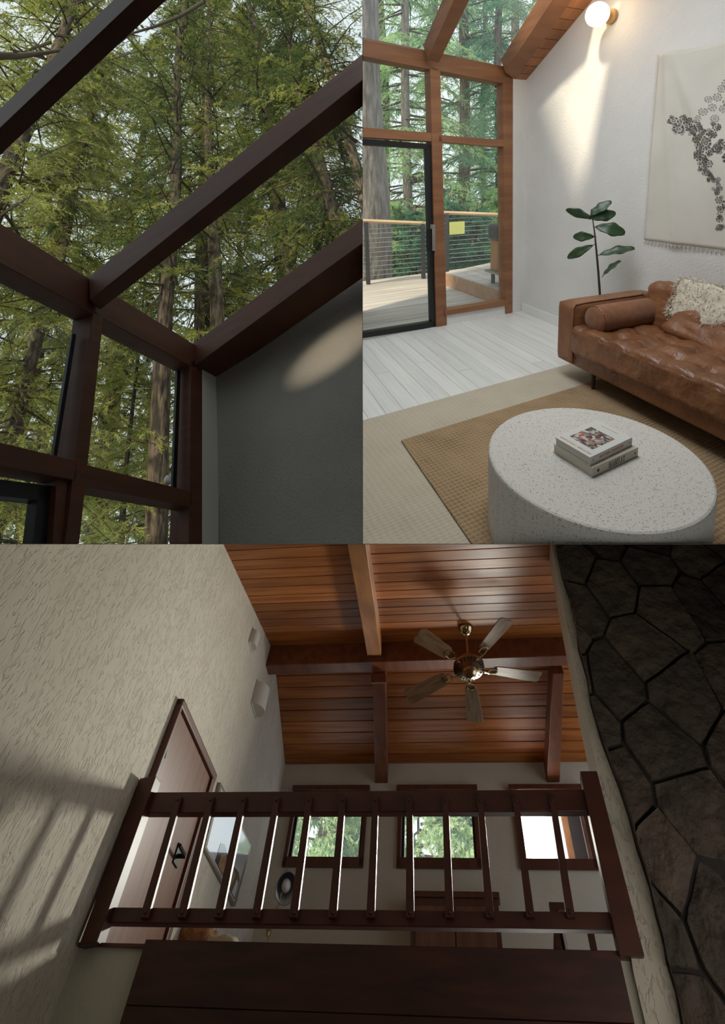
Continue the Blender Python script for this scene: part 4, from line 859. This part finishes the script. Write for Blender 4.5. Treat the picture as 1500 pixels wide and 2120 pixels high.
# loft furniture
Yl = 3.25 * K; lp0 = BR.hit(553, 1950, BN, Yl); lp1 = BR.hit(592, 1832, BN, Yl); fb = np.array([lp0[0], Yl, zf])
fl_ = empty('floor_lamp', BR, T(*fb), label='floor lamp with small conical shade standing in the loft corner', cat='lamp')
mat('lamp_shade', (.30, .32, .34), .4, metal=.3)
put('base', MB().lathe([(.13, 0), (.13, .02), (.02, .03)], 24), 'dark_metal', fl_); put('pole', MB().tube([(0, 0, .02), lp0 - fb, BR.hit(583, 1848, BN, Yl) - fb], .011, 8), 'brass', fl_)
put('clamp', MB().lathe([(.02, -.02), (.025, 0), (.02, .02)], 12, Matrix.Translation(BR.hit(554, 1930, BN, Yl) - fb)), 'brass', fl_)
tow = Vector((.35, -.8, -.5)).to_track_quat('Z', 'Y').to_matrix().to_4x4()
put('shade', MB().lathe([(.05, -.1), (.075, -.06), (.105, .06), (.098, .06), (.07, -.05), (.01, -.06)], 24, Matrix.Translation(lp1 - fb) @ tow), 'lamp_shade', fl_, smooth=True)
put('bulb', MB().lathe([(.01, -.05), (.04, -.01), (.045, .02), (.03, .045), (.005, .055)], 16, Matrix.Translation(lp1 - fb) @ tow), 'white_paint', fl_, smooth=True)
mat('quilt', (.36, .16, .06), .9, (.20, .075, .03), (30, 30, 30)); mat('quilt_cream', (.5, .42, .3), .9)
Yq = 2.7 * K; q0 = BR.hit(385, 1940, BN, Yq); q1 = BR.hit(425, 1945, BN, Yq)
hgt = q0[2] - zf
put('folded_quilt', rbox((0, 0, hgt / 2 + .02), (.14, .22, hgt / 2 + .02), .04, 20, lambda p, d: d * (.03 * nz(p, 9) + .02 * nz(p, 22))), 'quilt', room=BR, M=T(q0[0] + .06, Yq + .1, zf), smooth=True, label='orange brown folded quilt peeking over the loft edge', cat='quilt')
put('folded_blanket', rbox((0, 0, hgt / 2), (.13, .2, hgt / 2), .04, 20, lambda p, d: d * (.025 * nz(p, 11))), 'quilt_cream', room=BR, M=T(q1[0] + .14, Yq + .1, zf), smooth=True, label='cream folded blanket beside the orange quilt', cat='blanket')
cx0, cx1, cz = -.432 * K, -.019 * K, .797 * K
cb = empty('wood_cabinet', BR, T(cx0, BY - .204, zf), label='dark wooden cabinet standing under the middle loft window', cat='cabinet')
ch_ = cz - zf; cwid = cx1 - cx0
put('body', MB().box((0, 0, 0), (cwid, .2, ch_ - .04)), 'trim_wood', cb); put('top', MB().box((-.02, -.02, ch_ - .04), (cwid + .02, .2, ch_)), 'trim_wood', cb, bevel=.004)
for s in (0, 1): 
    dr2 = put('cabinet_door', MB().box((.05 + s * (cwid / 2 - .04), -.015, .08), (.05 + s * (cwid / 2 - .04) + cwid / 2 - .06, 0, ch_ - .09)), 'door_wood', cb, bevel=.004)
# easel
e0 = BR.hit(1150, 1960, BN, 3.4 * K); eb = np.array([e0[0], 3.4 * K, zf]); es = empty('easel', BR, T(*eb), label='dark wooden easel standing at the right of the loft', cat='easel')
tp2 = BR.hit(1152, 1878, BN, 3.4 * K) - eb
for dx, dy in ((-.17, -.05), (.12, -.05), (.02, .3)): put('leg', MB().tube([(dx, dy, 0), tuple(tp2)], .026, 4), 'rail_wood_dark', es)
put('head', MB().box((tp2[0] - .07, tp2[1] - .04, tp2[2] - .02), (tp2[0] + .07, tp2[1] + .04, tp2[2] + .02)), 'rail_wood_dark', es); put('mast', MB().box((.0, -.07, .05), (.05, -.04, tp2[2])), 'rail_wood_dark', es)
put('canvas_ledge', MB().box((-.2, -.1, tp2[2] * .45), (.2, -.04, tp2[2] * .45 + .03)), 'rail_wood_dark', es)
x5 = BR.hit(1226, 1950, BN, 3.5 * K); put('wood_post', MB().box((x5[0] - .03, 3.5 * K, zf), (x5[0] + .03, 3.5 * K + .06, BR.hit(1226, 1925, BN, 3.5 * K)[2])), 'rail_wood_dark', room=BR, label='short dark wooden post beside the easel', cat='post')
# shell below and behind the view, and the greenery outside the loft windows
put('floor', MB().box((-3.2, .2, -.95), (4, BD + .1, -.9)), 'trim_wood', room=BR, kind='structure')
put('wall_side', MB().box((3.2, .2, -.9), (3.3, BD + .3, 4)), 'loft_paint', room=BR, kind='structure')
for i, (px, ds, sc) in enumerate([(655, 22, 1.6), (760, 24, 1.6), (870, 22, 1.7), (970, 25, 1.8)]):
    p = BR.hit(px, 1740, BN, ds); tree(BR, (p[0], ds, p[2] - 5.2), -1, i * 1.7, sc, 'leaves_bright', 'bark', ['pale leafy bush at the left of the left loft window', 'pale leafy bush at the right of the left loft window', 'pale leafy bush at the left of the middle loft window', 'pale leafy bush at the right of the middle loft window'][i], name='garden_bush', group='bushes outside the loft windows', cat='bush')
p = BR.hit(1198, 1740, BN, BY + .5)
put('porch_screen', MB().box((p[0] - .1, BY + .45, zf), (p[0] + .9, BY + .55, 4.0)), 'rail_wood_dark', room=BR, label='dark timber porch screen outside the right loft window', cat='screen')
put('porch_post', MB().box((p[0] - .17, BY + .34, zf), (p[0] - .1, BY + .43, 4.0)), 'beam_pale_sunlit', room=BR, label='light timber porch post outside the right loft window', cat='post')

# ================================================================== partitions between the three places, and the clipping of each place to its own side
bpy.context.view_layer.update()
CP = Vector((0, 0, CAMH)); RT = R_TR.T
def wdir(x, y): return Vector(RT @ np.array([(x - PX) / F, (y - PY) / F, 1.]))
SPLIT_X, SPLIT_Y = 750.5, 1126.
def plane(p, q, inside):
    n = wdir(*p).cross(wdir(*q)).normalized()
    return n if n.dot(wdir(*inside)) > 0 else -n
PV = lambda inside: plane((SPLIT_X, 0), (SPLIT_X, 1126), inside); PH = lambda inside: plane((0, SPLIT_Y), (1500, SPLIT_Y), inside)
PLANES = {id(TL): [PV((300, 500)), PH((300, 500))], id(TR): [PV((1200, 500)), PH((1200, 500))], id(BR): [PH((700, 1700))]}
def clip(o, planes):
    me = o.data; n = len(me.vertices); co = np.empty(n * 3, np.float32); me.vertices.foreach_get('co', co); co = co.reshape(-1, 3)
    mw = np.array(o.matrix_world); w = co @ mw[:3, :3].T + mw[:3, 3] - np.array(CP)
    cuts = []
    for pn in planes:
        s = w @ np.array(pn)
        if s.max() < 1e-5: return True
        if s.min() < -1e-5: cuts.append(pn)
    if not cuts: return False
    if me.get('loose_tris'):
        t = co.reshape(-1, 3, 3); k = np.ones(len(t), bool)
        for pn in cuts: k &= ((w @ np.array(pn)).reshape(-1, 3) > 0).all(1)
        m2 = tri_mesh(me.name, t[k]); om = o.material_slots[0].material; m2.materials.append(om); o.data = m2; o.material_slots[0].link = 'OBJECT'; o.material_slots[0].material = om
        return not k.any()
    if me.users > 1: o.data = me = me.copy()
    inv = o.matrix_world.inverted(); nm = o.matrix_world.to_3x3().transposed()
    bm = bmesh.new(); bm.from_mesh(me)
    for pn in cuts:
        if n > 20000:
            mwm = o.matrix_world; dead = [v for v in bm.verts if (mwm @ v.co - CP).dot(pn) < 0]; bmesh.ops.delete(bm, geom=dead, context='VERTS'); continue
        lc = inv @ CP; ln = (nm @ pn).normalized()
        r = bmesh.ops.bisect_plane(bm, geom=bm.verts[:] + bm.edges[:] + bm.faces[:], plane_co=lc, plane_no=ln, clear_inner=True, clear_outer=False)
        ed = [e for e in r['geom_cut'] if isinstance(e, bmesh.types.BMEdge) and e.is_valid]
        if ed and n < 4000: 
            try: bmesh.ops.triangle_fill(bm, edges=ed, use_beauty=True)
            except Exception: pass
    bm.to_mesh(me); bm.free()
    return len(me.vertices) == 0
for o in list(bpy.data.objects):
    if o.type == 'MESH':
        r = ROOM_OF.get(o.name)
        if r is not None and clip(o, PLANES[id(r)]):
            for c in list(o.children): bpy.data.objects.remove(c)
            bpy.data.objects.remove(o)
for o in list(bpy.data.objects):          # a thing whose every part lay past the partition
    if o.type == 'EMPTY' and not o.children: bpy.data.objects.remove(o)
mat('shell_dark', (.03, .025, .02), .9); mat('shell_grey', (.45, .44, .42), .9)
Z0 = 1.2
def rad_panel(p, q, z0, z1, th, inside):
    a, b = wdir(*p), wdir(*q); n = plane(p, q, inside) * th
    return MB().prism([CP + a * z0, CP + b * z0, CP + b * z1, CP + a * z1], n)
put('wall_divider', rad_panel((SPLIT_X, -700), (SPLIT_X, 1126), Z0, 6., .001, (300, 500)), 'shell_grey', kind='structure')
put('wall_lower', rad_panel((-500, SPLIT_Y), (2100, SPLIT_Y), Z0, 7., .001, (700, 1700)), 'shell_grey', kind='structure')
# unseen dark box added round the camera against stray light; front has one opening
def cpt(x, y, z): return CP + wdir(x, y) * z
OUT = [(-3200, -3000), (4700, -3000), (4700, 5200), (-3200, 5200)]; INN = [(-470, -330), (1970, -330), (1970, 2430), (-470, 2430)]
fwd = wdir(PX, PY)
mb = MB()
for i in range(4):
    j = (i + 1) % 4; mb.prism([cpt(*OUT[i], Z0), cpt(*OUT[j], Z0), cpt(*INN[j], Z0), cpt(*INN[i], Z0)], -fwd * .02)
put('wall_blackout_front', mb, 'shell_dark', kind='structure')
mb = MB(); hx, hy = Vector(R_TR[0]), Vector(R_TR[1])
c = [CP + hx * sx * 2.2 + hy * sy for sx, sy in ((-1, -1.8), (1, -1.8), (1, 3.2), (-1, 3.2))]
for i in range(4):
    j = (i + 1) % 4; n = (c[j] - c[i]).cross(fwd).normalized() * .02; mb.prism([c[i] + fwd * Z0, c[j] + fwd * Z0, c[j] - fwd * .8, c[i] - fwd * .8], n)
mb.prism([p - fwd * .8 for p in c], -fwd * .02)
put('wall_blackout_box', mb, 'shell_dark', kind='structure')
